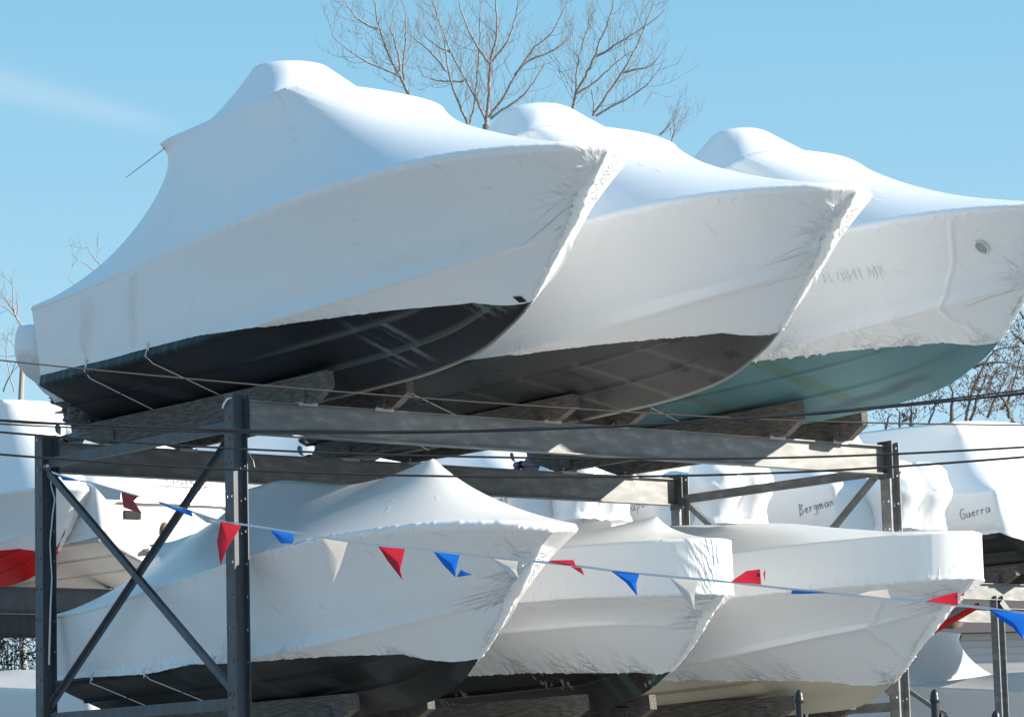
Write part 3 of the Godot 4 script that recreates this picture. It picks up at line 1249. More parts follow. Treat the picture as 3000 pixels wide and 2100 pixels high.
func tree(called: String, label: String, limbs: Array, base: Vector3, root: Vector3, trunk_r: float, dens: float, mt: Material, mtw: Material, budded: bool, r0: float, lift := 0.10, tl := 1.0, group := "") -> void:
	var o := thing(called, base, label, "tree", group)
	var tb := MB.new()
	var tp := []
	for k in 8:
		var f := k / 7.0
		tp.append(Vector3.ZERO.lerp(root - base, f) + Vector3(sin(f * 7.0) * 0.12, 0, cos(f * 5.0) * 0.1 - 0.1))
	tp[7] = root - base
	tb.tube(tp, [trunk_r * 1.3, trunk_r * 1.12, trunk_r * 1.05, trunk_r, trunk_r * 0.95, trunk_r * 0.9, trunk_r * 0.85, trunk_r * 0.7], 10)
	put("trunk", tb, mt, o)
	var tw := MB.new()
	var bd: MB = MB.new() if budded else null
	for n in limbs.size():
		var raw := []
		for q in limbs[n]:
			raw.append(q - base)
		var p := wander(raw, 0.009)
		var r := []
		var big: float = r0 * (1.0 if n == 0 else rng.randf_range(0.55, 0.8))
		var total := 0.0
		for k in p.size():
			r.append(lerpf(big, big * 0.22, k / float(p.size() - 1)))
		var mb := MB.new()
		mb.tube(p, r, 7)
		put("limb", mb, mt, o)
		for k in range(1, p.size()):
			var a: Vector3 = p[k - 1]
			var b: Vector3 = p[k]
			var d := (b - a).normalized()
			var m := a.distance_to(b) * dens
			var cnt := int(m) + (1 if rng.randf() < m - int(m) else 0)
			for s in cnt:
				var f := k / float(p.size())
				var side := Vector3(rng.randfn(0, 1), rng.randfn(0, 0.5), rng.randfn(0, 1))
				side = (side - d * side.dot(d)).normalized()
				twig(tw, a.lerp(b, rng.randf()), (d * 0.55 + side * 0.85).normalized(), tl * rng.randf_range(0.45, 1.25) * lerpf(1.0, 0.6, f), 0.0055 + r[k] * 0.10, lift, 2 if rng.randf() < 0.55 else 1, bd)
	tag(put("twigs", tw, mtw, o), "", "", "", "stuff")
	if bd and bd.v.size():
		tag(put("buds", bd, M.bud, o), "", "", "", "stuff")


func bamboo(called: String, at: Vector3, label: String, wide: float, high: float, culms: int, leaves: int, brown: float) -> void:
	var o := thing(called, at, label, "bamboo", "bamboo clumps behind the racks")
	var cm := MB.new()
	for k in culms:
		var x := rng.randf_range(-wide, wide) * 0.5
		var z := rng.randf_range(-0.5, 0.5)
		var h := high * rng.randf_range(0.75, 1.05)
		var lean := rng.randfn(0, 0.25)
		cm.tube([Vector3(x, 0, z), Vector3(x + lean * 0.3, h * 0.5, z), Vector3(x + lean, h, z + lean * 0.4)], [0.022, 0.018, 0.006], 5)
	put("culms", cm, M.reed, o)
	tag(o.get_child(0), "", "", "", "stuff")
	var lf := MB.new()
	for k in leaves:
		var p := Vector3(rng.randf_range(-wide, wide) * 0.5, high * pow(rng.randf(), 0.6), rng.randf_range(-0.7, 0.7))
		var d := Vector3(rng.randfn(0, 1), rng.randfn(-0.5, 0.6), rng.randfn(0, 1)).normalized()
		var s := d.cross(Vector3(rng.randfn(0, 1), rng.randfn(0, 1), rng.randfn(0, 1))).normalized() * rng.randf_range(0.008, 0.016)
		var ln := rng.randf_range(0.10, 0.2)
		var c := Color(1, 1, 1).lerp(Color(5.0, 3.2, 2.0), brown * rng.randf()) * rng.randf_range(0.6, 1.5)
		lf.tri(p, p + d * ln * 0.45 + s, p + d * ln, c)
		lf.tri(p, p + d * ln, p + d * ln * 0.45 - s, c)
	tag(put("leaves", lf, M.leaf, o), "", "", "", "stuff")


# ---------------------------------------------------------------- boats
func hull(called: String) -> Dictionary:
	var h: Dictionary = HULLS[called].duplicate()
	h.y0 = h.yk[0]
	return h


func wrapped_boat(h: Dictionary, at: Vector3, o: Dictionary, label: String, group := "") -> Node3D:
	var b := thing("wrapped_boat", at, label, "boat", group)
	var far: bool = o.get("far", false)
	var res: Array = o.get("res", [420, 100, 36, 10, 60, 46, 14])
	var film: StandardMaterial3D = M.film
	if not far:
		film = M.film.duplicate()
		film.uv1_triplanar = false
		film.uv1_scale = Vector3.ONE
		film.texture_repeat = false
		film.heightmap_texture = crease_map(h, o)
		film.heightmap_scale = 1.9
		film.heightmap_flip_texture = true
	put("shrink_wrap", make_film(h, o, res), film, b)
	put("hull_bottom", make_hull(h, 0.0, o.get("bottom_to", 1.3), o.get("strakes", [0.36, 0.7]), 48 if far else 300, o.paint), o.get("hull_mat", M.black_hull), b)
	put("topsides", make_hull(h, o.get("bottom_to", 1.3), 1.985, [], 40, func(_t, _v, _p): return Color.WHITE), M.gelcoat, b)
	if not far:
		put("film_seam", make_seam(h, int(o.seed) + 5, o.get("seam", 0.085), o.get("seam_t", 0.9)), M.fuzz, b)
		for t in o.get("straps", [0.13, 0.29]):
			add_strap(b, h, t, -1.0)
	return b


func paint_black(t: float, v: float, p: Vector3) -> Color:
	var c := Color(0.009, 0.010, 0.013)
	if v >= 0.995:
		var s := nz.get_noise_2d(t * 9000.0, v * 60.0) * 0.5 + 0.5
		return Color(0.012, 0.02, 0.026).lerp(Color(0.05, 0.11, 0.125), s * s * (1.0 - smoothstep(0.3, 0.5, t)))
	var cell := floorf(v / 0.35)
	var st := smoothstep(0.08, 0.45, nz.get_noise_2d((t + 0.035 * v) * 6200.0, cell * 70.0 + 5.0)) * (1.0 - 0.75 * fposmod(v / 0.35, 1.0) * (0.5 + 0.5 * nz.get_noise_2d(t * 9000.0, 3.0)))
	var zone := smoothstep(0.56, 0.68, t) * (1.0 - smoothstep(0.93, 0.98, t)) * smoothstep(0.05, 0.3, v)
	var gate := smoothstep(-0.05, 0.35, nz.get_noise_2d(t * 500.0, v * 40.0 + 70.0))
	c = c.lerp(Color(0.13, 0.16, 0.165), clampf(st * zone * gate, 0.0, 0.75))
	var low := smoothstep(0.1, 0.3, nz.get_noise_2d(t * 700.0 + v * 90.0, v * 30.0)) * (1.0 - smoothstep(0.3, 0.6, t))
	c = c.lerp(Color(0.04, 0.045, 0.042), low * 0.6)
	for s in [0.36, 0.7]:
		c = c.lerp(Color(0.12, 0.14, 0.13), 0.5 * exp(-pow((v - s) / 0.01, 2.0)) * smoothstep(0.35, 0.6, t))
	if v < 0.012:
		c = Color(0.25, 0.26, 0.23)
	return c


func paint_grey(t: float, v: float, p: Vector3) -> Color:
	var c := Color(0.046, 0.048, 0.05).lerp(Color(0.08, 0.079, 0.077), smoothstep(0.5, 0.9, t) * (1.0 - v * 0.6))
	var n := nz.get_noise_2d(t * 420.0 + 40.0, v * 130.0)
	c = c * (1.0 + 0.35 * n)
	if nz.get_noise_2d(t * 1500.0, v * 300.0 + 9.0) > 0.62:
		c *= 0.6
	if fposmod(t * 9.0 + v * 0.9, 1.0) < 0.11 and v < 0.72:
		c = c.lerp(Color(0.15, 0.14, 0.11), 0.35)
	if v < 0.01:
		c = Color(0.3, 0.3, 0.28)
	if v > 1.0:
		c = Color(0.05, 0.075, 0.06)
	c.a = 1.0
	return c


func paint_teal(t: float, v: float, p: Vector3) -> Color:
	var c := Color(0.09, 0.19, 0.212) * (1.0 + 0.16 * nz.get_noise_2d(t * 500.0, v * 160.0))
	var band := t + v * 0.05
	if band > 0.60 and band < 0.635 or band > 0.40 and band < 0.43:
		c = c.lerp(Color(0.085, 0.15, 0.115), 0.75)
	var scuff := smoothstep(0.12, 0.3, nz.get_noise_2d(t * 300.0 - v * 120.0, v * 300.0 + 55.0)) * smoothstep(0.5, 0.6, t) * (1.0 - smoothstep(0.75, 0.85, t)) * (1.0 - smoothstep(0.3, 0.4, v))
	c = c.lerp(Color(0.05, 0.085, 0.12), scuff * 0.8)
	if v > 0.999:
		c = Color(0.45, 0.55, 0.5)
	c.a = 1.0
	return c


func paint_tar(t: float, v: float, p: Vector3) -> Color:
	var c := Color(0.011, 0.012, 0.014)
	var n := nz.get_noise_2d(t * 900.0, v * 200.0 + 20.0)
	c = c.lerp(Color(0.03, 0.032, 0.035), smoothstep(0.1, 0.5, n))
	c.a = 1.0
	return c


func paint_flaked(t: float, v: float, p: Vector3) -> Color:
	var c := Color(0.012, 0.014, 0.015)
	if ridged(Vector3(t * 2600.0 + v * 500.0, v * 420.0, 3.0)) > 0.80 and nz.get_noise_2d(t * 500.0, v * 120.0) > 0.02:
		c = Color(0.30, 0.29, 0.22)
	var g := smoothstep(0.1, 0.4, nz.get_noise_2d(t * 2400.0, v * 30.0)) * smoothstep(0.7, 0.85, t)
	c = c.lerp(Color(0.03, 0.06, 0.05), g)
	return c


func paint_cream(t: float, v: float, p: Vector3) -> Color:
	var c := Color(0.50, 0.455, 0.36) * (1.0 + 0.12 * nz.get_noise_2d(t * 600.0, v * 180.0))
	if absf(t - 0.60 - v * 0.02) < 0.02:
		c = c.lerp(Color(0.62, 0.56, 0.36), 0.6)
	if absf(v - 0.62) < 0.03:
		c = c.lerp(Color(0.22, 0.19, 0.12), 0.55)
	if absf(v - 0.3) < 0.02 and t < 0.6:
		c = c.lerp(Color(0.22, 0.19, 0.12), 0.4)
	c.a = 1.0
	return c


func plain_paint(c: Color) -> Callable:
	return func(t, v, _p): return c * (1.0 + 0.15 * nz.get_noise_2d(t * 500.0, v * 150.0))


const TOP1 := {"w0": 1.08, "w1": 1.10, "za": -2.05, "zc": 0.36, "zf": 0.80, "y": [9.33, 9.40, 9.47], "yf": 9.53, "crown": 0.1, "corner": 0.60, "sq": 0.85, "aft_bow": 0.05}


func near_boats() -> void:
	var g := "boats wrapped in white film on the front rack"
	var pins := [[5, 2.5, 0.0, 9.98, -1.90]]
	# upper tier
	var h := hull("b1")
	var o := {"ring": TOP1.duplicate(), "dome": {"y": 10.12, "z": -0.98, "r": 0.43, "crown": 0.05}, "band": [0.05, 0.075], "inset": 1.0, "lip": 0.022, "seed": 11.0, "paint": paint_black,
		"stars": [[0.66, 0.020], [0.42, 0.026], [0.86, 0.012]], "folds": [[0.135, 0.085, 0.035, 0.02], [0.255, 0.05, 0.03, 0.0], [0.262, 0.03, 0.02, 0.004]], "crumple": 0.008, "foil": 0.35, "foil_h": 0.10, "ladders": 26, "long": 9, "pins2": pins, "corner_pull": [0.012], "wc": 1.4, "bulge": 0.12, "hang": 0.0}
	var b := wrapped_boat(h, Vector3(1.53, 6.25, 0), o, "white wrapped boat with a streaked black bottom, nearest on the upper tier", g)
	for x in [-0.45, 0.45]:
		add_outboard(b, x, -4.95, 0.08)
	stern_bag(b, 17.0, 1.36, -4.78)
	var an := MB.new()
	an.tube([Vector3(-1.05, 3.03, -2.0), Vector3(-1.18, 2.79, -2.62)], [0.0045, 0.0035], 5)
	put("whip_antenna", an, M.wire, b)
	var tag_hole := MB.new()
	var q := section(h, 0.884)
	var q2 := section(h, 0.893)
	var off := Vector3(-0.022, 0, 0.0)
	tag_hole.quad(mirror(sec_pt(h, q, 0.12), -1.0) + off, mirror(sec_pt(h, q2, 0.04), -1.0) + off, mirror(sec_pt(h, q2, 0.16), -1.0) + off, mirror(sec_pt(h, q, 0.25), -1.0) + off)
	put("torn_corner", tag_hole, M.hole, b)

	o = o.duplicate()
	o.merge({"ring": TOP1.duplicate(), "seed": 57.0, "paint": paint_grey, "stars": [[0.60, 0.024], [0.36, 0.02], [0.02, 0.012]], "folds": [[0.3, 0.012, 0.03, 0.0]], "crumple": 0.012, "foil": 0.5, "foil_h": 0.14, "dome": {"y": 10.02, "z": -0.75, "r": 0.46, "crown": 0.10}, "pins2": []}, true)
	b = wrapped_boat(h, Vector3(4.93, 6.18, 0.03), o, "white wrapped boat with a dark grey bottom, in the middle of the upper tier", g)
	for x in [-0.3, 0.36]:
		add_outboard(b, x, -4.95, 0.08)
	stern_bag(b, 61.0, 1.36, -4.78)

	o = o.duplicate()
	var t3: Dictionary = TOP1.duplicate()
	t3.merge({"y": [9.2, 9.28, 9.36], "yf": 9.55, "zf": 0.5, "zc": 0.0, "sq": 0.7}, true)
	o.merge({"ring": t3, "seed": 93.0, "paint": paint_teal, "stars": [[0.15, 0.024], [0.45, 0.018], [0.3, 0.02]], "folds": [[0.86, 0.02, 0.03, -0.02]], "crumple": 0.034, "crumple_h": 0.19, "foil": 0.8, "foil_h": 0.3, "dome": {"y": 10.04, "z": -0.95, "r": 0.38, "crown": 0.08}, "pins2": [[4, 2.5, 0.0, 9.9, -1.8]]}, true)
	b = wrapped_boat(h, Vector3(8.46, 6.34, -0.06), o, "white wrapped boat with a teal bottom and a round hole in its bow film", g)
	for x in [-0.3, 0.36]:
		add_outboard(b, x, -4.95, 0.02)
	stern_bag(b, 83.0, 1.36, -4.78)
	var hole := MB.new()
	var hc := on_side(h, 1.60, 3.62, -1.0, 0.0)
	var hu := (on_side(h, 1.68, 3.62, -1.0, 0.0) - hc).normalized()
	var hv := (on_side(h, 1.60, 3.72, -1.0, 0.0) - hc).normalized()
	var hn := hv.cross(hu).normalized()
	if hn.x > 0:
		hn = -hn
	var ring := []
	for k in 21:
		var a := TAU * k / 20.0
		ring.append(hc + hn * 0.03 + hu * sin(a) * 0.082 + hv * cos(a) * 0.066)
	for k in 20:
		hole.tri(hc + hn * 0.024, ring[k], ring[k + 1])
	put("vent_hole", hole, mat(lin(0.26, 0.33, 0.33), 0.5), b)
	var rim := MB.new()
	rim.tube(ring, [0.007], 5)
	put("vent_hole_rim", rim, M.fuzz, b)
	put("registration_letters", printed(h, "FL 0841 MK", Vector2(1.47, 1.62), 0.16, -1.0, 0.026), M.faint_ink, b)

	# lower tier
	h = hull("b4")
	var ridge := {"w0": 0.42, "w1": 0.10, "za": -3.8, "zc": 0.97, "zf": 1.28, "y": [4.95, 4.95, 5.01, 5.16, 5.42, 5.47, 5.40, 5.32, 5.29, 5.31, 5.385], "yf": 5.44, "corner": 0.72, "aft_bow": 0.05, "cap": 0.02}
	o = {"ring": ridge, "band": [0.03, 0.075], "inset": 1.0, "lip": 0.024, "seed": 140.0, "paint": paint_tar, "stars": [[0.52, 0.034], [0.16, 0.03], [0.36, 0.022]], "folds": [], "crumple": 0.02, "foil": 0.7, "foil_h": 0.2, "long": 14, "pull_turn": 0.5, "puckers": 110, "pucker": 0.010, "wc": 0.9, "bulge": 0.3, "hang": 0.0, "seam_t": 0.876}
	b = wrapped_boat(h, Vector3(1.75, 2.80, 0), o, "white wrapped boat with a pointed cover peak, leftmost on the lower tier", g)
	var bag := MB.new()
	var bp := PackedVector3Array()
	for j in 12:
		var e := PI * (j / 11.0 - 0.5)
		for i in 20:
			var a := TAU * i / 20.0
			var d := Vector3(cos(e) * cos(a) * 0.3, sin(e) * 0.26, cos(e) * sin(a) * 0.5)
			d *= 1.0 + 0.10 * nz.get_noise_3d(d.x * 700.0, d.y * 700.0, d.z * 700.0)
			bp.append(Vector3(0.75, 1.62, -3.9) + d)
	bag.grid(bp, 20, 12, true)
	put("bagged_fender", bag, M.gather, b)

	h = hull("b5")
	h.chine_rail = 0.018
	ridge = {"w0": 0.5, "w1": 0.05, "za": -3.6, "zc": 1.04, "zf": 1.22, "y": [5.0, 4.96, 4.93, 4.90, 4.88, 4.89, 4.945], "yf": 4.955, "corner": 0.8, "aft_bow": 0.05, "cap": 0.0}
	o = {"ring": ridge, "band": [0.54, 0.60], "band_rows": 18, "inset": 0.97, "lip": 0.0, "seed": 200.0, "paint": paint_flaked, "stars": [[0.02, 0.014], [0.98, 0.034], [0.3, 0.02]], "folds": [], "crumple": 0.04, "foil": 1.0, "foil_h": 0.26, "crumple_h": 0.24, "pucker": 0.006, "wc": 0.7, "bulge": 0.3, "hang": 0.0, "seam_t": 0.892, "bottom_to": 1.0}
	b = wrapped_boat(h, Vector3(4.9, 2.82, 0), o, "white wrapped boat with a square bow and flaking black bottom, middle of lower tier", g)

	h = hull("b6")
	ridge = {"w0": 0.75, "w1": 0.8, "za": -4.0, "zc": -0.5, "zf": 0.05, "y": [5.1, 5.18, 5.21, 5.17, 5.08], "yf": 5.10, "corner": 0.66, "aft_bow": 0.05, "cap": 0.03}
	o = {"ring": ridge, "band": [0.50, 0.54], "band_rows": 18, "inset": 0.98, "lip": 0.0, "seed": 260.0, "paint": paint_cream, "stars": [[0.35, 0.03], [0.12, 0.02], [0.7, 0.014]], "folds": [[0.875, 0.03, 0.05, -0.01]], "crumple": 0.032, "foil": 1.0, "foil_h": 0.3, "crumple_h": 0.26, "pucker": 0.008, "wc": 0.7, "bulge": 0.3, "hang": 0.0, "seam_t": 0.833, "bottom_to": 1.0, "strakes": [0.3, 0.62]}
	b = wrapped_boat(h, Vector3(8.05, 2.798, 0), o, "white wrapped boat with a cream bottom and low cover, rightmost on the lower tier", g)


func far_boats() -> void:
	var g := "wrapped boats on the racks behind"
	var res := [90, 90, 30, 3, 26, 26, 8]
	var specs := [
		# name, x, keel y, z of the node, scale, heading, ring, dome?, lettering, label
		{"x": 5.25, "y": 5.28, "z": -14.9, "s": 0.66, "back": false, "ring": {"w0": 0.95, "w1": 0.8, "za": -2.6, "zc": 2.3, "zf": 2.7, "y": [10.35, 10.4, 10.4], "yf": 10.3, "corner": 0.62, "crown": 0.2}, "hull": "red", "label": "tall white wrapped boat with a red bottom behind the left rack post"},
		{"x": 6.75, "y": 5.28, "z": -15.9, "s": 0.92, "back": true, "ring": {"w0": 0.95, "w1": 0.9, "za": -3.9, "zc": 0.4, "zf": 0.9, "y": [8.7, 9.1, 9.1], "yf": 9.2, "corner": 0.6, "crown": 0.2}, "hull": "cream", "label": "white wrapped boat with dark printed lettering and an uncovered cream stern"},
		{"x": 10.4, "y": 5.55, "z": -15.6, "s": 0.9, "back": true, "ring": {"w0": 1.0, "w1": 0.95, "za": -3.6, "zc": 0.4, "zf": 0.9, "y": [8.9, 9.1, 9.2], "yf": 9.3, "corner": 0.6, "crown": 0.2}, "hull": "dark", "label": "white wrapped boat mostly hidden behind the pointed cover peak of the lower tier"},
		{"x": 14.2, "y": 5.78, "z": -15.55, "s": 0.9, "back": true, "ring": {"w0": 1.0, "w1": 0.95, "za": -2.9, "zc": 0.4, "zf": 0.9, "y": [8.9, 9.1, 9.2], "yf": 9.3, "corner": 0.6, "crown": 0.2}, "hull": "dark", "text": "Lambino", "ty": 0.90, "bags": true, "label": "white wrapped boat with the handwriting Lambino, seen above a lower tier bow"},
		{"x": 17.2, "y": 5.82, "z": -15.55, "s": 0.9, "back": true, "ring": {"w0": 1.0, "w1": 0.95, "za": -2.9, "zc": 0.4, "zf": 0.9, "y": [9.0, 9.1, 9.2], "yf": 9.3, "corner": 0.6, "crown": 0.2}, "hull": "dark", "text": "Dinapoli", "ty": 0.92, "bags": true, "label": "white wrapped boat with the handwriting Dinapoli, left of the far rack post"},
		{"x": 21.3, "y": 5.86, "z": -15.55, "s": 0.92, "back": true, "ring": {"w0": 1.05, "w1": 1.0, "za": -2.6, "zc": 0.4, "zf": 0.9, "y": [9.1, 9.3, 9.3], "yf": 9.4, "corner": 0.6, "crown": 0.2}, "hull": "dark", "text": "Bergman", "ty": 1.02, "bags": true, "label": "white wrapped boat with the handwriting Bergman, behind the right hand rack bay"},
		{"x": 25.2, "y": 5.86, "z": -15.5, "s": 0.95, "back": true, "ring": {"w0": 1.3, "w1": 1.2, "za": -3.2, "zc": 0.0, "zf": 0.5, "y": [9.2, 9.25, 9.3], "yf": 9.3, "corner": 0.6, "crown": 0.12}, "hull": "dark", "text": "Guerra", "ty": 1.03, "label": "tall boxy white wrapped boat with the handwriting Guerra at the right edge"},
		{"x": 6.0, "y": 2.2, "z": -15.0, "s": 0.95, "back": true, "ring": {"w0": 0.7, "w1": 0.4, "za": -3.4, "zc": 2.0, "zf": 2.6, "y": [8.0, 8.2, 8.3], "yf": 8.4, "corner": 0.7, "crown": 0.1}, "hull": "dark", "label": "white wrapped boat in the bottom left corner below the bamboo"},
		{"x": 27.0, "y": 2.7, "z": -19.2, "s": 0.9, "back": true, "ring": {"w0": 0.9, "w1": 0.8, "za": -3.4, "zc": 0.8, "zf": 1.4, "y": [8.9, 9.0, 8.9], "yf": 8.8, "corner": 0.66, "crown": 0.1}, "hull": "dark", "label": "shaded wrapped boat under the right rack, beside the fence posts"},
		{"x": 28.9, "y": 5.86, "z": -15.5, "s": 0.95, "back": true, "ring": {"w0": 1.0, "w1": 0.95, "za": -2.9, "zc": 0.4, "zf": 0.9, "y": [8.9, 9.1, 9.2], "yf": 9.3, "corner": 0.6, "crown": 0.2}, "hull": "dark", "label": "white wrapped boat next in line after the boat marked Guerra, out of frame"},
		{"x": 26.9, "y": 2.3, "z": -14.6, "s": 0.9, "back": true, "ring": {"w0": 0.9, "w1": 0.8, "za": -3.0, "zc": 0.8, "zf": 1.4, "y": [8.3, 8.3, 8.2], "yf": 8.3, "corner": 0.66, "crown": 0.1}, "hull": "dark", "text": "Dewe", "ty": 1.15, "label": "wrapped boat with the handwriting Dewe in the bottom right corner"},
	]
	var colors := {"red": Color(0.55, 0.012, 0.012), "cream": Color(0.50, 0.48, 0.445), "dark": Color(0.02, 0.022, 0.025)}
	for k in specs.size():
		var s: Dictionary = specs[k]
		var h := hull("b1")
		h.w = [1.16, 1.12, 1.1, 1.08, 1.06, 1.02, 0.98, 0.9, 0.85, 0.7, 0.5, -0.1, -0.1]
		if s.hull == "red":
			h.w = [1.22, 1.2, 1.2, 1.2, 1.2, 1.2, 1.15, 1.1, 1.05, 0.95, 0.75, 0.1, -0.4]
		if s.hull == "cream":
			h.w = [1.1, 1.06, 1.0, 0.95, 0.9, 0.9, 0.9, 0.9, 0.85, 0.7, 0.5, -0.1, -0.1]
		var o := {"ring": s.ring, "band": [0.05, 0.07], "inset": 1.0, "lip": 0.02, "seed": 300.0 + 31.0 * k, "far": true, "res": res, "paint": plain_paint(colors[s.hull]), "bulge": 0.35, "hang": 0.3, "crumple": 0.02, "stars": [], "crumple_h": 0.2}
		if s.hull == "cream":
			o.transom_w = 1.72
			o.hang = 0.0
			o.bulge = 0.12
			o.bottom_to = 1.9
		var b := wrapped_boat(h, Vector3(s.x, s.y, s.z), o, s.label, g)
		b.scale = Vector3.ONE * float(s.s)
		if s.back:
			b.rotation.y = PI
		if s.has("text"):
			put("handwritten_name", handwriting(h, s.text, Vector2(s.ty, -3.42), 0.19, 1.0, 0.10, 0.007), M.ink, b)
		if s.get("bags", false):
			bagged_motors(b, k)
		if s.hull == "cream":
			cream_stern(b, h)


func bagged_motors(b: Node3D, sd: int) -> void:
	for m in [-0.36, 0.36]:
		var mb := MB.new()
		var p := PackedVector3Array()
		var nj := 26
		for j in nj:
			var f := j / float(nj - 1)
			var wide := 0.30 + 0.16 * sin(PI * clampf(f * 1.15 - 0.1, 0.0, 1.0)) - 0.05 * exp(-pow((f - 0.30) / 0.12, 2.0)) + 0.08 * exp(-pow(f / 0.1, 2.0))
			if f > 0.86:
				wide *= sqrt(maxf(1.0 - pow((f - 0.86) / 0.14, 2.0), 0.0))
			for i in 36:
				var a := TAU * i / 36.0
				var r := Vector3(cos(a) * wide * 1.02, 0, sin(a) * wide * 1.35)
				var d := 0.035 * ridged(Vector3(a * 190.0 + sd * 40.0 + m * 100.0, f * 160.0, 2.0)) + 0.02 * nz.get_noise_3d(r.x * 300.0, f * 400.0, r.z * 300.0 + sd * 9.0)
				p.append(Vector3(m, 0.62 + f * 1.35, -4.92) + r * (1.0 + d * 2.2) + Vector3(0, d * 0.5, 0))
		mb.grid(p, 36, nj, true)
		put("bagged_outboard_motor", mb, M.film, b)


func cream_stern(b: Node3D, h: Dictionary) -> void:
	# the uncovered stern: a hatch, a drain, a swim step
	var z := -4.362
	var hm := MB.new()
	hm.box(Vector3(0.72, 1.02, z), Vector3(0.30, 0.13, 0.03))
	put("vent_grille", hm, M.hole, b)
	var dm := MB.new()
	dm.ball(Vector3(0.12, 0.78, z), Vector3(0.08, 0.15, 0.05), 12, 7)
	put("drain_fitting", dm, M.bronze, b)
	var sm := MB.new()
	sm.box(Vector3(0.15, 0.5, z - 0.06), Vector3(0.75, 0.05, 0.22), Basis(Vector3.BACK, -0.12))
	put("swim_step", sm, M.plate, b)
	put("printed_lettering", printed(h, "REGULATOR", Vector2(1.03, -3.05), 0.16, 1.0, 0.05), M.print, b)
	var rule := MB.new()
	rule.tube([on_side(h, 0.98, -3.05, 1.0, 0.045), on_side(h, 0.98, -3.66, 1.0, 0.045)], [0.006], 4)
	put("printed_rule", rule, M.print, b)
	put("printed_address", printed(h, "www.regulator", Vector2(0.86, -3.05), 0.075, 1.0, 0.05), M.print, b)
	# a leaping billfish emblem
	var f := MB.new()
	var pts := [[0.0, 0.0, 0.02], [0.06, 0.12, 0.03], [0.05, 0.26, 0.035], [-0.03, 0.38, 0.03], [0.0, 0.5, 0.012], [0.01, 0.66, 0.005]]
	var line := []
	var rad := []
	for q in pts:
		line.append(on_side(h, 1.22 + q[1] * 0.7, -3.42 - q[0], 1.0, 0.045))
		rad.append(q[2] * 0.55)
	f.tube(line, rad, 6)
	f.tri(on_side(h, 1.42, -3.40, 1.0, 0.045), on_side(h, 1.52, -3.30, 1.0, 0.045), on_side(h, 1.46, -3.42, 1.0, 0.045))
	f.tri(on_side(h, 1.22, -3.42, 1.0, 0.045), on_side(h, 1.20, -3.52, 1.0, 0.045), on_side(h, 1.25, -3.44, 1.0, 0.045))
	f.tri(on_side(h, 1.22, -3.42, 1.0, 0.045), on_side(h, 1.17, -3.36, 1.0, 0.045), on_side(h, 1.25, -3.42, 1.0, 0.045))
	put("printed_emblem", f, M.print, b)
	put("handwritten_name", handwriting_stern(h, "Baxter"), M.ink, b)


func handwriting_stern(_h: Dictionary, text: String) -> MB:
	# across the stern film, running to the starboard side as seen from behind
	var mb := MB.new()
	var x := 0.0
	for ch in text:
		var wide := 0.0
		for st in STROKES.get(ch, []):
			for k in range(0, st.size() - 2, 2):
				var a := Vector2(st[k] + x, st[k + 1]) * 0.2
				var b := Vector2(st[k + 2] + x, st[k + 3]) * 0.2
				mb.tube([Vector3(0.05 - a.x, 1.56 + a.y - a.x * 0.1, -4.50), Vector3(0.05 - b.x, 1.56 + b.y - b.x * 0.1, -4.50)], [0.008], 5)
				wide = maxf(wide, maxf(st[k], st[k + 2]))
		x += wide + 0.16
	return mb


func bunks() -> void:
	var up := ["nearest upper boat with the streaked black bottom", "boat with the dark grey bottom", "boat with the teal bottom"]
	var xs := [1.53, 4.93, 8.46]
	var ys := [6.152, 6.152, 6.152]
	var hy := [0.31, 0.26, 0.39]
	for k in 3:
		for s in [-1.0, 1.0]:
			bunk(Vector3(xs[k] + s * 0.53, ys[k], 0), -4.75, 0.45, hy[k] - 0.02, hy[k], "timber bunk under the %s of the %s" % ["near side" if s < 0 else "far side", up[k]])
	var lo := ["lower tier boat with the pointed cover peak", "lower tier boat with the square bow cover", "lower tier boat with the cream bottom"]
	xs = [1.75, 4.92, 8.08]
	for k in 3:
		for s in [-1.0, 1.0]:
			bunk(Vector3(xs[k] + s * 0.5, 2.725, 0), -4.6, 0.45, 0.28, 0.285, "timber bunk under the %s of the %s" % ["near side" if s < 0 else "far side", lo[k]])


func far_racks() -> void:
	var o := thing("boat_rack", Vector3(1.0, 0, -13.6), "grey steel storage rack behind the crossed braces on the left, with a broad beam", "boat rack")
	for z in [0.0, -5.0]:
		for y in [5.06, 1.9]:
			beam(o, Vector3(0.0, y, z), Vector3(11.2, y, z), 0.17, 0.40, M.steel_dark, "beam")
	for x in [0.0, 11.2]:
		for z in [0.08, -4.9]:
			rack_post(o, x, z, 5.2, 0.5, false, M.steel)
	o = thing("boat_rack", Vector3(12.6, 0, -12.0), "grey steel storage rack in the right background with a slanting brace", "boat rack")
	for z in [0.0, -5.0]:
		for y in [5.52, 2.4]:
			beam(o, Vector3(0.0, y, z), Vector3(19.5, y, z), 0.15, 0.30, M.steel, "beam")
	for x in [0.0, 11.75, 19.4]:
		for z in [0.08, -4.9]:
			rack_post(o, x, z, 5.45, 0.5, false, M.steel)
	angle_bar(o, Vector3(11.85, 5.35, 0.1), Vector3(13.9, 3.2, 0.1), 0.12)
	angle_bar(o, Vector3(11.7, 5.3, -0.3), Vector3(9.6, 3.0, -4.6), 0.10, "red_brace", M.red_hull)
	angle_bar(o, Vector3(11.75, 5.3, -4.9), Vector3(11.75, 2.6, 0.0), 0.08)
	bunk(Vector3(24.6, 5.67, -12.2), -4.0, 0.6, 0.3, 0.3, "weathered timber bunk in shade under the boat with the handwriting Guerra")
	bunk(Vector3(25.8, 5.67, -12.2), -4.0, 0.6, 0.3, 0.3, "second timber bunk under the boxy boat at the right edge")


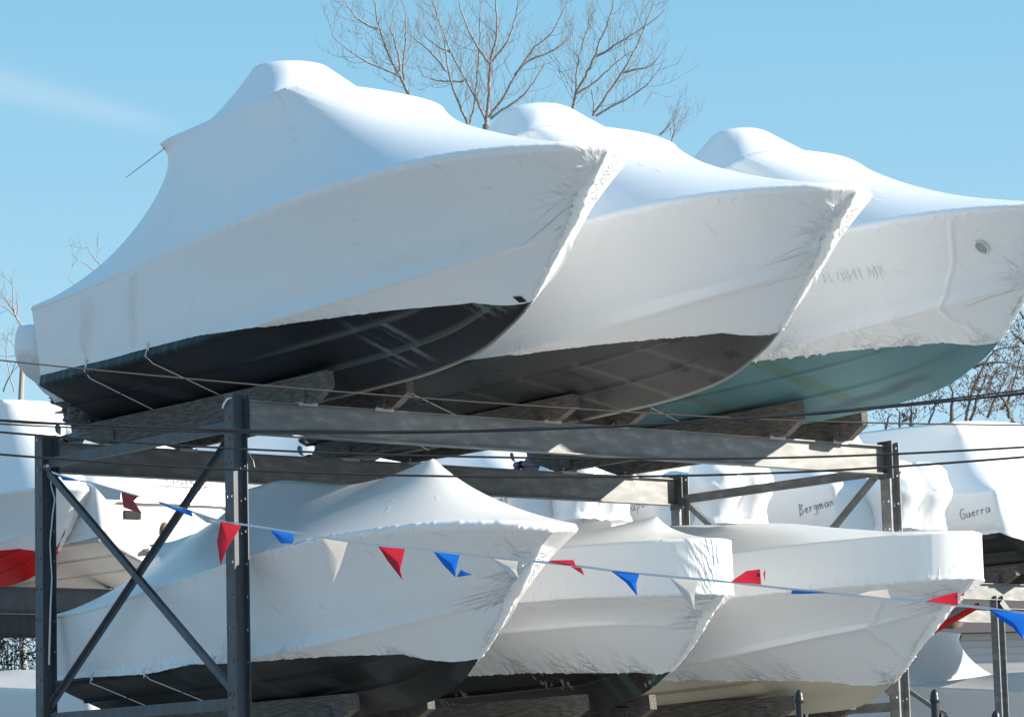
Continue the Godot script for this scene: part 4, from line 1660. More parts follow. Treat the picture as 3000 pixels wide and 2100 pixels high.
func wires() -> void:
	var names := ["brownish overhead wire in front of the hulls, highest at the left edge", "black twisted overhead cable climbing to the right edge below the teal hull", "thin overhead wire running just below the twisted cable at the left edge", "black overhead wire crossing the bolted front beam of the rack", "lowest black overhead wire, passing the pointed cover peak"]
	for k in WIRES.size():
		var mb := MB.new()
		var p := wander_none(WIRES[k])
		mb.tube(p, [[0.0065, 0.009, 0.006, 0.0085, 0.009][k]], 6)
		if k == 1:
			var q := []
			for i in p.size():
				q.append(p[i] + Vector3(0, sin(i * 0.9) * 0.009, cos(i * 0.9) * 0.009))
			mb.tube(q, [0.005], 5)
		var o := put("overhead_wire", mb, M.wire_old if k == 0 else M.wire, self)
		tag(o, names[k], "wire", "overhead wires")


func wander_none(p: Array) -> Array:
	var out := []
	for k in p.size() - 1:
		for s in 10:
			out.append(cr3(p[maxi(k - 1, 0)], p[k], p[k + 1], p[mini(k + 2, p.size() - 1)], s / 10.0))
	out.append(p[-1])
	return out


func pennants() -> void:
	var base: Vector3 = STRING[0]
	var o := thing("pennant_string", base, "sagging string of red, white and blue plastic pennants tied to the rack post", "bunting")
	var mb := MB.new()
	var pts := []
	for q in wander_none(STRING):
		pts.append(q - base)
	var rib := PackedVector3Array()
	for k in pts.size():
		var tw := 0.6 * sin(k * 0.21) + 0.3 * sin(k * 0.57)
		var w := Vector3(sin(tw) * 0.6, cos(tw), sin(tw) * 0.5) * 0.011
		for s in [1.0, 0.3, -0.3, -1.0]:
			rib.append(pts[k] + w * s + Vector3(-0.004, 0, 0.003) * (1.0 - absf(s)))
	mb.grid(rib, 4, pts.size())
	put("tape", mb, M.cord, o)
	var knot := MB.new()
	for k in 5:
		knot.ball(Vector3(-0.02 + rng.randfn(0, 0.015), 0.01 - k * 0.004, 0.02 + k * 0.045), Vector3(0.025, 0.022, 0.035), 7, 5)
	knot.tube([Vector3(0.0, -0.02, 0.2), Vector3(0, -0.25, 0.24), Vector3(0.01, -0.4, 0.3), Vector3(0, -0.55, 0.27), Vector3(0, -0.9, 0.2), Vector3(0, -1.3, 0.24), Vector3(0, -1.7, 0.2), Vector3(0, -2.3, 0.16)], [0.010, 0.008, 0.008, 0.009, 0.008, 0.008, 0.012, 0.014], 5)
	put("knot", knot, M.cord, o)
	var k := 0
	while k < FLAGS.size():
		var col: String = FLAGS[k][0]
		var fm := MB.new()
		while true:
			flag_piece(fm, FLAGS[k][1], base)
			k += 1
			if k >= FLAGS.size() or FLAGS[k][0] != col or FLAGS[k][1].size() > 3:
				break
		put("pennant", fm, {"red": M.red_flag, "blue": M.blue_flag, "white": M.white_flag}[col], o, {"red": "red plastic pennant", "blue": "blue plastic pennant", "white": "white plastic pennant"}[col])


func flag_piece(mb: MB, poly: Array, base: Vector3) -> void:
	# a sheet bellied a little out of its plane
	var c := Vector3.ZERO
	for q in poly:
		c += q - base
	c /= poly.size()
	var nrm: Vector3 = (poly[1] - poly[0]).cross(poly[2] - poly[0]).normalized()
	var area: float = (poly[1] - poly[0]).cross(poly[2] - poly[0]).length()
	var bel := nrm * minf(0.035, area * 0.4)
	var n := poly.size()
	var steps := 6
	var ring := PackedVector3Array()
	var per := 8
	for j in steps + 1:
		var f := j / float(steps)
		for i in n:
			for s in per:
				var a: Vector3 = poly[i] - base
				var b: Vector3 = poly[(i + 1) % n] - base
				ring.append(c.lerp(a.lerp(b, s / float(per)), f) + bel * (1.0 - f * f))
	mb.grid(ring, n * per, steps + 1, true)


func fence() -> void:
	var at := [Vector3(-4.93, 2.375, 13.85), Vector3(-4.28, 2.355, 14.38), Vector3(-3.985, 2.215, 14.61)]
	var lab := ["black iron fence post with a domed cap in front of the cream bottomed boat", "black iron fence post with a domed cap, right of the rack's far corner post", "lower black fence post whose cap just shows at the bottom edge"]
	for k in 3:
		var o := thing("fence_post", Vector3(at[k].x, 0, at[k].z), lab[k], "fence post", "black iron fence posts")
		var y: float = at[k].y
		var mb := MB.new()
		mb.tube([Vector3(0, 0, 0), Vector3(0, y - 0.075, 0)], [0.026], 14)
		put("tube", mb, M.iron, o)
		var cp := MB.new()
		var ys := [-0.085, -0.085, -0.066, -0.06, -0.045, -0.025, -0.01, -0.003, 0.0]
		var rs := [0.020, 0.031, 0.032, 0.028, 0.0275, 0.024, 0.015, 0.008, 0.001]
		var pts := []
		for q in ys:
			pts.append(Vector3(0, y + q, 0))
		var g := PackedVector3Array()
		for j in ys.size():
			for i in 16:
				var a := TAU * i / 16.0
				g.append(Vector3(cos(a) * rs[j], y + ys[j], sin(a) * rs[j]))
		cp.grid(g, 16, ys.size(), true)
		put("cap", cp, M.iron, o)
		var br := MB.new()
		br.tube([Vector3(0, y - 0.20, 0), Vector3(0, y - 0.175, 0)], [0.031, 0.031], 14)
		br.box(Vector3(-0.028, y - 0.20, -0.022), Vector3(0.022, 0.02, 0.022))
		br.box(Vector3(0.028, y - 0.165, 0.022), Vector3(0.022, 0.024, 0.022))
		put("clamp", br, M.iron, o)
	for d in [1.9, 0.25]:
		var mb := MB.new()
		mb.tube([Vector3(-7.4, d, 11.88), Vector3(-4.93, d, 13.85), Vector3(-4.28, d, 14.38), Vector3(-1.8, d, 16.4)], [0.016], 8)
		tag(put("fence_rail", mb, M.iron, self), "black iron rail joining the fence posts, out of view below them" if d > 1.0 else "lower black iron rail near the ground under the fence posts", "fence rail")


func house() -> void:
	var bs := Basis(Vector3.UP, deg_to_rad(-38.4))
	var o := thing("house", Vector3(42.0, 0, -22.0), "pale clapboard house behind the racks at the right edge", "house")
	o.basis = bs
	var w := MB.new()
	w.box(Vector3(0, 2.9, -4), Vector3(13, 5.8, 8))
	put("wall", w, M.siding, o)
	var cl := MB.new()
	for k in 34:
		cl.box(Vector3(0, 0.1 + k * 0.17, 0.012), Vector3(13.05, 0.165, 0.02), Basis(Vector3.RIGHT, 0.09))
		cl.box(Vector3(-6.512, 0.1 + k * 0.17, -4.0), Vector3(0.02, 0.165, 8.0), Basis(Vector3.BACK, 0.09))
	tag(put("clapboards", cl, M.siding, o), "", "", "", "stuff")
	var r := MB.new()
	r.prism(PackedVector2Array([Vector2(-4.4, 0), Vector2(4.4, 0), Vector2(0, 2.2)]), Transform3D(Basis(Vector3(0, 0, 1), Vector3(0, 1, 0), Vector3(-1, 0, 0)), Vector3(6.8, 5.8, -4)), 13.6)
	put("roof", r, M.roofing, o)


# ---------------------------------------------------------------- the sky and the whole
func sky_color(el: float) -> Color:
	# el in degrees above the horizon, linear values
	var t := [[-90.0, 0.220, 0.220, 0.210], [-3.0, 0.250, 0.250, 0.245], [-0.5, 0.300, 0.330, 0.350], [0.0, 0.320, 0.415, 0.475], [4.0, 0.275, 0.393, 0.468], [8.0, 0.217, 0.362, 0.453], [11.0, 0.175, 0.328, 0.435], [14.5, 0.138, 0.295, 0.417], [22.0, 0.130, 0.285, 0.415], [40.0, 0.115, 0.250, 0.400], [90.0, 0.100, 0.215, 0.385]]
	for k in t.size() - 1:
		if el <= t[k + 1][0]:
			var f: float = (el - t[k][0]) / (t[k + 1][0] - t[k][0])
			return Color(lerpf(t[k][1], t[k + 1][1], f), lerpf(t[k][2], t[k + 1][2], f), lerpf(t[k][3], t[k + 1][3], f))
	return Color(0.10, 0.215, 0.385)


func make_sky(cam: Camera3D) -> ImageTexture:
	var w := 2048
	var h := 1024
	var im := Image.create(w, h, false, Image.FORMAT_RGBF)
	for j in h:
		im.fill_rect(Rect2i(0, j, w, 1), sky_color(90.0 - 180.0 * (j + 0.5) / h))
	# an old contrail
	var a := Vector3(0.4768, 0.2269, -0.8492).normalized()
	var b := Vector3(0.5235, 0.2142, -0.8247).normalized()
	var nrm := a.cross(b).normalized()
	for j in range(int(h * 0.37), int(h * 0.48)):
		for i in range(0, w / 4):
			var ph := TAU * (i + 0.5) / w
			var th := PI * (j + 0.5) / h
			var d := Vector3(sin(ph) * sin(th), cos(th), -cos(ph) * sin(th))
			var off := rad_to_deg(asin(d.dot(nrm)))
			if absf(off) < 1.2:
				var along_t := (d - a).dot((b - a).normalized()) / a.distance_to(b)
				if along_t < 1.25 and along_t > -8.0:
					var wide := 0.12 + 0.16 * clampf(1.0 - along_t, 0.0, 2.0)
					var k := exp(-pow(off / wide, 2.0)) * 0.22 * (1.0 - smoothstep(0.7, 1.2, along_t))
					im.set_pixel(i, j, im.get_pixel(i, j).lerp(Color(0.43, 0.47, 0.50), k))
	return ImageTexture.create_from_image(im)


func _ready() -> void:
	rng.seed = 4711
	nz.seed = 9
	nz.noise_type = FastNoiseLite.TYPE_SIMPLEX_SMOOTH
	nz.fractal_type = FastNoiseLite.FRACTAL_NONE
	# camera, sky, sun, exposure
	var cam := Camera3D.new()
	cam.name = "camera"
	cam.position = Vector3(-18.7747, 1.6, 28.538)
	cam.rotation = Vector3(0.142948, -0.670241, -0.026534)
	cam.fov = 12.672
	cam.near = 0.1
	cam.far = 2000.0
	add_child(cam)
	cam.current = true
	var env := Environment.new()
	env.background_mode = Environment.BG_SKY
	var sm := PanoramaSkyMaterial.new()
	sm.panorama = make_sky(cam)
	env.sky = Sky.new()
	env.sky.sky_material = sm
	env.tonemap_mode = Environment.TONE_MAPPER_LINEAR
	env.tonemap_exposure = 2.0
	env.sdfgi_enabled = true
	env.ssao_enabled = true
	env.ssil_enabled = true
	var we := WorldEnvironment.new()
	we.name = "world_environment"
	we.environment = env
	add_child(we)
	var sun := DirectionalLight3D.new()
	sun.name = "sun"
	sun.light_color = Color(1.0, 0.955, 0.89)
	sun.light_energy = 1.6
	sun.light_angular_distance = 0.53
	sun.shadow_enabled = true
	add_child(sun)
	sun.look_at_from_position(Vector3(0.586, 0.381, 0.715) * 50.0, Vector3.ZERO)
	make_materials()
	# the ground
	var g := MB.new()
	g.quad(Vector3(-600, 0, -600), Vector3(-600, 0, 600), Vector3(600, 0, 600), Vector3(600, 0, -600))
	tag(put("ground", g, M.ground, self), "pale gravel yard under the racks", "", "", "structure")
	build_rack()
	far_racks()
	near_boats()
	bunks()
	far_boats()
	house()
	for k in ["mid", "left", "right", "west", "east"]:
		grow_trees(k)
	bamboo("bamboo_clump", Vector3(9.4, 0, -22.4), "dark leafy bamboo clump at the left edge under the far beam", 3.4, 6.1, 90, 16000, 0.1)
	bamboo("bamboo_clump", Vector3(11.4, 0, -20.9), "browner bamboo clump showing below the red bottomed boat", 2.6, 7.3, 60, 7000, 1.0)
	wires()
	pennants()
	fence()


func grow_trees(k: String) -> void:
	var limbs := []
	for l in LIMBS:
		if l[0] == k:
			limbs.append(l[1])
	var a: Vector3 = limbs[0][0]
	match k:
		"mid":
			tree("bare_tree", "pale barked bare tree rising between the domes of the two upper boats", limbs, Vector3(a.x, 0, a.z), a, 0.15, 5.5, M.bark, M.twig, false, 0.052, 0.16, 1.1, "bare trees behind the boats")
		"left":
			tree("bare_tree", "bare pale tree just right of the nearest boat's dome, its limbs reaching left", limbs, Vector3(a.x, 0, a.z), a, 0.12, 5.5, M.bark, M.twig, false, 0.046, 0.16, 1.1, "bare trees behind the boats")
		"right":
			tree("bare_tree", "bare pale tree above the second upper boat, its limbs reaching right", limbs, Vector3(a.x, 0, a.z), a, 0.12, 5.5, M.bark, M.twig, false, 0.046, 0.16, 1.1, "bare trees behind the boats")
		"west":
			tree("bare_tree", "thin bare tree showing behind the stern at the left edge", limbs, Vector3(a.x, 0, a.z), a, 0.08, 2.6, M.twig, M.twig, false, 0.028, 0.08, 0.8, "bare trees behind the boats")
		"east":
			tree("budding_tree", "dense brown tree with reddish buds at the right edge", limbs, Vector3(39.0, 0, -27.0), a, 0.3, 4.6, M.bark_brown, M.bark_brown, true, 0.06, 0.05, 1.3)


# ---------------------------------------------------------------- measured shapes
const HULLS := {
	"b1": {
		"yk": [6.250, 6.250, 6.250, 6.250, 6.250, 6.250, 6.250, 6.252, 6.253, 6.254, 6.256, 6.261, 6.267, 6.276, 6.285, 6.296, 6.316, 6.350, 6.395, 6.472, 6.595, 6.742, 6.953, 7.189, 7.420],
		"zk": [-4.450, -3.955, -3.527, -3.120, -2.727, -2.344, -1.969, -1.599, -1.235, -0.876, -0.520, -0.168, 0.181, 0.526, 0.869, 1.210, 1.548, 1.882, 2.214, 2.537, 2.843, 3.138, 3.387, 3.612, 3.840],
		"bc": [1.300, 1.314, 1.326, 1.336, 1.345, 1.351, 1.356, 1.359, 1.360, 1.358, 1.348, 1.331, 1.304, 1.268, 1.221, 1.164, 1.095, 1.015, 0.922, 0.816, 0.696, 0.560, 0.405, 0.227, 0.000],
		"yc": [6.813, 6.813, 6.813, 6.814, 6.814, 6.816, 6.818, 6.822, 6.828, 6.836, 6.847, 6.861, 6.879, 6.900, 6.925, 6.954, 6.988, 7.026, 7.070, 7.119, 7.172, 7.230, 7.293, 7.358, 7.420],
		"zc": [-4.350, -3.998, -3.645, -3.292, -2.940, -2.587, -2.234, -1.882, -1.529, -1.176, -0.824, -0.471, -0.120, 0.231, 0.581, 0.929, 1.275, 1.618, 1.959, 2.295, 2.627, 2.952, 3.269, 3.573, 3.840],
		"bs": [1.420, 1.438, 1.453, 1.466, 1.477, 1.486, 1.493, 1.497, 1.500, 1.500, 1.498, 1.492, 1.480, 1.460, 1.431, 1.392, 1.341, 1.276, 1.194, 1.093, 0.967, 0.810, 0.611, 0.351, 0.000],
		"ys": [7.718, 7.724, 7.737, 7.754, 7.777, 7.803, 7.832, 7.865, 7.898, 7.934, 7.969, 8.005, 8.040, 8.073, 8.104, 8.132, 8.157, 8.177, 8.193, 8.203, 8.207, 8.205, 8.198, 8.187, 8.190],
		"zs": [-4.350, -3.960, -3.570, -3.180, -2.789, -2.399, -2.008, -1.618, -1.227, -0.837, -0.447, -0.056, 0.334, 0.724, 1.114, 1.502, 1.889, 2.274, 2.656, 3.033, 3.402, 3.760, 4.095, 4.385, 4.540],
		"w": [1.155, 1.142, 1.137, 1.132, 1.127, 1.123, 1.119, 1.114, 1.108, 1.101, 1.092, 1.065, 1.038, 1.009, 0.965, 0.916, 0.866, 0.812, 0.746, 0.650, 0.510, 0.176, -0.157, -0.300, -0.300],
		"st": [[-0.012, 0.015, 0.008], [0.014, -0.017, -0.008]], "flare": 0.12, "x": 1.53},
	"b4": {
		"yk": [2.800, 2.800, 2.801, 2.801, 2.801, 2.802, 2.802, 2.803, 2.804, 2.805, 2.806, 2.807, 2.809, 2.810, 2.812, 2.825, 2.839, 2.869, 2.910, 2.991, 3.115, 3.292, 3.464, 3.664, 3.882],
		"zk": [-4.550, -4.123, -3.754, -3.403, -3.065, -2.734, -2.410, -2.092, -1.778, -1.468, -1.161, -0.858, -0.557, -0.259, 0.037, 0.331, 0.622, 0.911, 1.195, 1.471, 1.727, 1.947, 2.172, 2.369, 2.545],
		"bc": [1.300, 1.317, 1.331, 1.343, 1.351, 1.357, 1.360, 1.360, 1.354, 1.343, 1.324, 1.298, 1.263, 1.220, 1.167, 1.106, 1.034, 0.953, 0.861, 0.758, 0.642, 0.513, 0.369, 0.205, 0.000],
		"yc": [3.303, 3.310, 3.315, 3.318, 3.321, 3.324, 3.327, 3.330, 3.335, 3.342, 3.350, 3.361, 3.375, 3.393, 3.414, 3.440, 3.470, 3.506, 3.546, 3.591, 3.642, 3.698, 3.758, 3.821, 3.882],
		"zc": [-4.450, -4.150, -3.851, -3.551, -3.251, -2.950, -2.650, -2.350, -2.050, -1.750, -1.450, -1.152, -0.853, -0.556, -0.261, 0.033, 0.324, 0.613, 0.899, 1.181, 1.458, 1.729, 1.992, 2.243, 2.545],
		"bs": [1.420, 1.441, 1.458, 1.473, 1.484, 1.493, 1.498, 1.500, 1.500, 1.497, 1.490, 1.479, 1.461, 1.436, 1.402, 1.358, 1.303, 1.235, 1.152, 1.050, 0.924, 0.769, 0.573, 0.321, 0.000],
		"ys": [4.094, 4.094, 4.102, 4.117, 4.138, 4.165, 4.196, 4.230, 4.267, 4.306, 4.345, 4.384, 4.423, 4.459, 4.492, 4.522, 4.547, 4.566, 4.579, 4.585, 4.584, 4.576, 4.561, 4.544, 4.520],
		"zs": [-4.450, -4.109, -3.767, -3.425, -3.083, -2.742, -2.400, -2.058, -1.715, -1.373, -1.031, -0.690, -0.348, -0.007, 0.333, 0.673, 1.010, 1.345, 1.677, 2.003, 2.321, 2.626, 2.906, 3.135, 3.240],
		"w": [1.094, 1.086, 1.079, 1.074, 1.063, 1.047, 1.033, 1.018, 1.026, 1.047, 1.063, 1.044, 1.021, 1.003, 0.971, 0.934, 0.889, 0.828, 0.758, 0.656, 0.339, 0.023, -0.294, -0.300, -0.300],
		"st": [[-0.004, 0.017, 0.041], [0.003, -0.016, -0.038]], "flare": 0.12, "x": 1.75},
	"b5": {
		"yk": [2.820, 2.820, 2.820, 2.820, 2.820, 2.820, 2.820, 2.820, 2.820, 2.820, 2.820, 2.820, 2.820, 2.824, 2.828, 2.832, 2.836, 2.840, 2.896, 2.954, 3.036, 3.160, 3.306, 3.480, 3.680],
		"zk": [-5.340, -4.911, -4.540, -4.187, -3.847, -3.515, -3.189, -2.869, -2.554, -2.242, -1.934, -1.629, -1.327, -1.027, -0.729, -0.434, -0.141, 0.151, 0.435, 0.717, 0.991, 1.247, 1.491, 1.713, 1.910],
		"bc": [1.200, 1.211, 1.221, 1.230, 1.237, 1.242, 1.246, 1.249, 1.250, 1.248, 1.240, 1.224, 1.199, 1.165, 1.122, 1.068, 1.004, 0.929, 0.843, 0.744, 0.633, 0.507, 0.365, 0.202, 0.000],
		"yc": [3.539, 3.551, 3.562, 3.574, 3.586, 3.598, 3.609, 3.621, 3.633, 3.645, 3.657, 3.670, 3.682, 3.695, 3.707, 3.719, 3.729, 3.736, 3.742, 3.746, 3.742, 3.737, 3.718, 3.699, 3.682],
		"zc": [-4.900, -4.606, -4.312, -4.018, -3.724, -3.430, -3.136, -2.842, -2.548, -2.254, -1.960, -1.666, -1.373, -1.081, -0.790, -0.501, -0.214, 0.071, 0.352, 0.629, 0.901, 1.167, 1.424, 1.669, 1.910],
		"bs": [1.320, 1.337, 1.351, 1.364, 1.375, 1.384, 1.391, 1.396, 1.399, 1.400, 1.398, 1.390, 1.374, 1.349, 1.312, 1.264, 1.203, 1.128, 1.038, 0.931, 0.805, 0.657, 0.481, 0.270, 0.000],
		"ys": [4.009, 4.012, 4.016, 4.019, 4.022, 4.025, 4.028, 4.031, 4.035, 4.038, 4.041, 4.044, 4.047, 4.050, 4.054, 4.055, 4.055, 4.055, 4.055, 4.053, 4.046, 4.040, 4.034, 4.029, 4.020],
		"zs": [-4.900, -4.583, -4.266, -3.950, -3.633, -3.315, -2.998, -2.681, -2.364, -2.047, -1.730, -1.413, -1.096, -0.780, -0.465, -0.151, 0.160, 0.468, 0.772, 1.071, 1.362, 1.642, 1.906, 2.142, 2.300],
		"w": [0.941, 0.905, 0.871, 0.837, 0.805, 0.773, 0.742, 0.712, 0.683, 0.655, 0.627, 0.604, 0.585, 0.565, 0.546, 0.526, 0.502, 0.480, 0.427, 0.370, 0.285, 0.089, -0.107, -0.300, -0.300],
		"st": [[0.021, 0.015, 0.003], [-0.018, -0.013, -0.003]], "flare": 0.12, "x": 4.90},
	"b6": {
		"yk": [2.798, 2.798, 2.798, 2.798, 2.798, 2.798, 2.798, 2.798, 2.798, 2.798, 2.798, 2.798, 2.798, 2.798, 2.798, 2.798, 2.808, 2.818, 2.847, 2.946, 3.096, 3.289, 3.509, 3.706, 3.918],
		"zk": [-5.290, -4.816, -4.406, -4.017, -3.641, -3.274, -2.914, -2.561, -2.212, -1.868, -1.528, -1.191, -0.857, -0.526, -0.197, 0.129, 0.453, 0.775, 1.092, 1.394, 1.670, 1.919, 2.143, 2.383, 2.610],
		"bc": [1.300, 1.315, 1.328, 1.339, 1.347, 1.354, 1.358, 1.360, 1.359, 1.353, 1.339, 1.317, 1.287, 1.247, 1.197, 1.138, 1.068, 0.987, 0.894, 0.789, 0.671, 0.538, 0.388, 0.216, 0.000],
		"yc": [3.226, 3.235, 3.243, 3.252, 3.261, 3.269, 3.278, 3.287, 3.295, 3.314, 3.334, 3.353, 3.372, 3.392, 3.411, 3.446, 3.485, 3.528, 3.573, 3.618, 3.661, 3.703, 3.775, 3.849, 3.918],
		"zc": [-4.900, -4.576, -4.251, -3.926, -3.602, -3.277, -2.952, -2.627, -2.302, -1.977, -1.653, -1.329, -1.005, -0.683, -0.362, -0.043, 0.275, 0.589, 0.900, 1.208, 1.510, 1.807, 2.095, 2.370, 2.610],
		"bs": [1.420, 1.438, 1.454, 1.467, 1.479, 1.487, 1.494, 1.498, 1.500, 1.499, 1.494, 1.483, 1.465, 1.437, 1.400, 1.352, 1.291, 1.217, 1.127, 1.019, 0.889, 0.734, 0.545, 0.309, 0.000],
		"ys": [4.029, 4.038, 4.046, 4.054, 4.063, 4.071, 4.080, 4.088, 4.096, 4.105, 4.113, 4.122, 4.130, 4.138, 4.147, 4.156, 4.164, 4.173, 4.181, 4.187, 4.190, 4.196, 4.204, 4.211, 4.215],
		"zs": [-4.900, -4.550, -4.199, -3.849, -3.499, -3.148, -2.797, -2.447, -2.096, -1.745, -1.395, -1.044, -0.694, -0.344, 0.004, 0.352, 0.697, 1.040, 1.379, 1.712, 2.038, 2.352, 2.647, 2.906, 3.060],
		"w": [1.296, 1.264, 1.232, 1.201, 1.169, 1.138, 1.107, 1.075, 1.044, 1.001, 0.935, 0.872, 0.809, 0.751, 0.696, 0.629, 0.561, 0.495, 0.420, 0.214, 0.008, -0.198, -0.300, -0.300, -0.300],
		"st": [[-0.002, -0.003, -0.005], [0.001, 0.002, 0.003]], "flare": 0.12, "x": 8.05},
}
const WIRES := [
	[Vector3(-12.15, 6.06, 4.42), Vector3(-10.48, 5.69, 5.49), Vector3(-8.82, 5.37, 6.55), Vector3(-7.15, 5.10, 7.62), Vector3(-5.49, 4.88, 8.69), Vector3(-3.83, 4.70, 9.76), Vector3(-2.16, 4.56, 10.82), Vector3(-0.50, 4.49, 11.89), Vector3(1.16, 4.45, 12.96), Vector3(2.83, 4.47, 14.02), Vector3(4.49, 4.53, 15.09)],
	[Vector3(-13.07, 5.35, 6.26), Vector3(-11.61, 4.92, 7.42), Vector3(-10.14, 4.58, 8.59), Vector3(-8.67, 4.34, 9.75), Vector3(-7.20, 4.20, 10.91), Vector3(-5.74, 4.15, 12.08), Vector3(-4.27, 4.20, 13.24), Vector3(-2.80, 4.34, 14.40), Vector3(-1.34, 4.58, 15.56), Vector3(0.13, 4.92, 16.73), Vector3(1.60, 5.34, 17.89)],
	[Vector3(-12.92, 5.32, 6.00), Vector3(-11.45, 4.90, 7.17), Vector3(-9.97, 4.58, 8.33), Vector3(-8.50, 4.35, 9.50), Vector3(-7.02, 4.22, 10.67), Vector3(-5.55, 4.18, 11.84), Vector3(-4.08, 4.24, 13.01), Vector3(-2.60, 4.40, 14.18), Vector3(-1.13, 4.65, 15.35), Vector3(0.35, 4.99, 16.52), Vector3(1.82, 5.43, 17.69)],
	[Vector3(-12.85, 5.32, 5.77), Vector3(-11.30, 4.93, 6.87), Vector3(-9.75, 4.61, 7.98), Vector3(-8.20, 4.36, 9.09), Vector3(-6.65, 4.18, 10.20), Vector3(-5.10, 4.08, 11.30), Vector3(-3.55, 4.04, 12.41), Vector3(-2.00, 4.09, 13.52), Vector3(-0.45, 4.20, 14.62), Vector3(1.10, 4.39, 15.73), Vector3(2.65, 4.65, 16.84)],
	[Vector3(-12.61, 5.26, 5.33), Vector3(-11.04, 4.84, 6.45), Vector3(-9.48, 4.51, 7.56), Vector3(-7.92, 4.26, 8.68), Vector3(-6.35, 4.09, 9.79), Vector3(-4.79, 4.00, 10.91), Vector3(-3.23, 3.99, 12.03), Vector3(-1.67, 4.08, 13.14), Vector3(-0.10, 4.24, 14.26), Vector3(1.46, 4.48, 15.37), Vector3(3.02, 4.81, 16.49)],
]
const STRING := [Vector3(0.09, 5.84, -4.15), Vector3(0.06, 5.72, -3.73), Vector3(0.03, 5.59, -3.19), Vector3(0.01, 5.53, -2.87), Vector3(-0.03, 5.37, -2.18), Vector3(-0.06, 5.27, -1.75), Vector3(-0.11, 5.06, -0.86), Vector3(-0.13, 4.96, -0.47), Vector3(-0.17, 4.83, 0.06), Vector3(-0.19, 4.76, 0.46), Vector3(-0.23, 4.65, 1.13), Vector3(-0.29, 4.48, 2.09), Vector3(-0.35, 4.32, 3.08), Vector3(-0.41, 4.18, 4.07), Vector3(-0.47, 4.04, 5.04), Vector3(-0.51, 3.95, 5.69), Vector3(-0.56, 3.84, 6.45), Vector3(-0.58, 3.77, 6.89), Vector3(-0.64, 3.65, 7.74), Vector3(-0.69, 3.54, 8.56), Vector3(-0.74, 3.42, 9.37), Vector3(-0.78, 3.31, 10.17), Vector3(-0.83, 3.21, 10.95), Vector3(-0.90, 3.05, 12.03), Vector3(-0.94, 2.93, 12.73)]
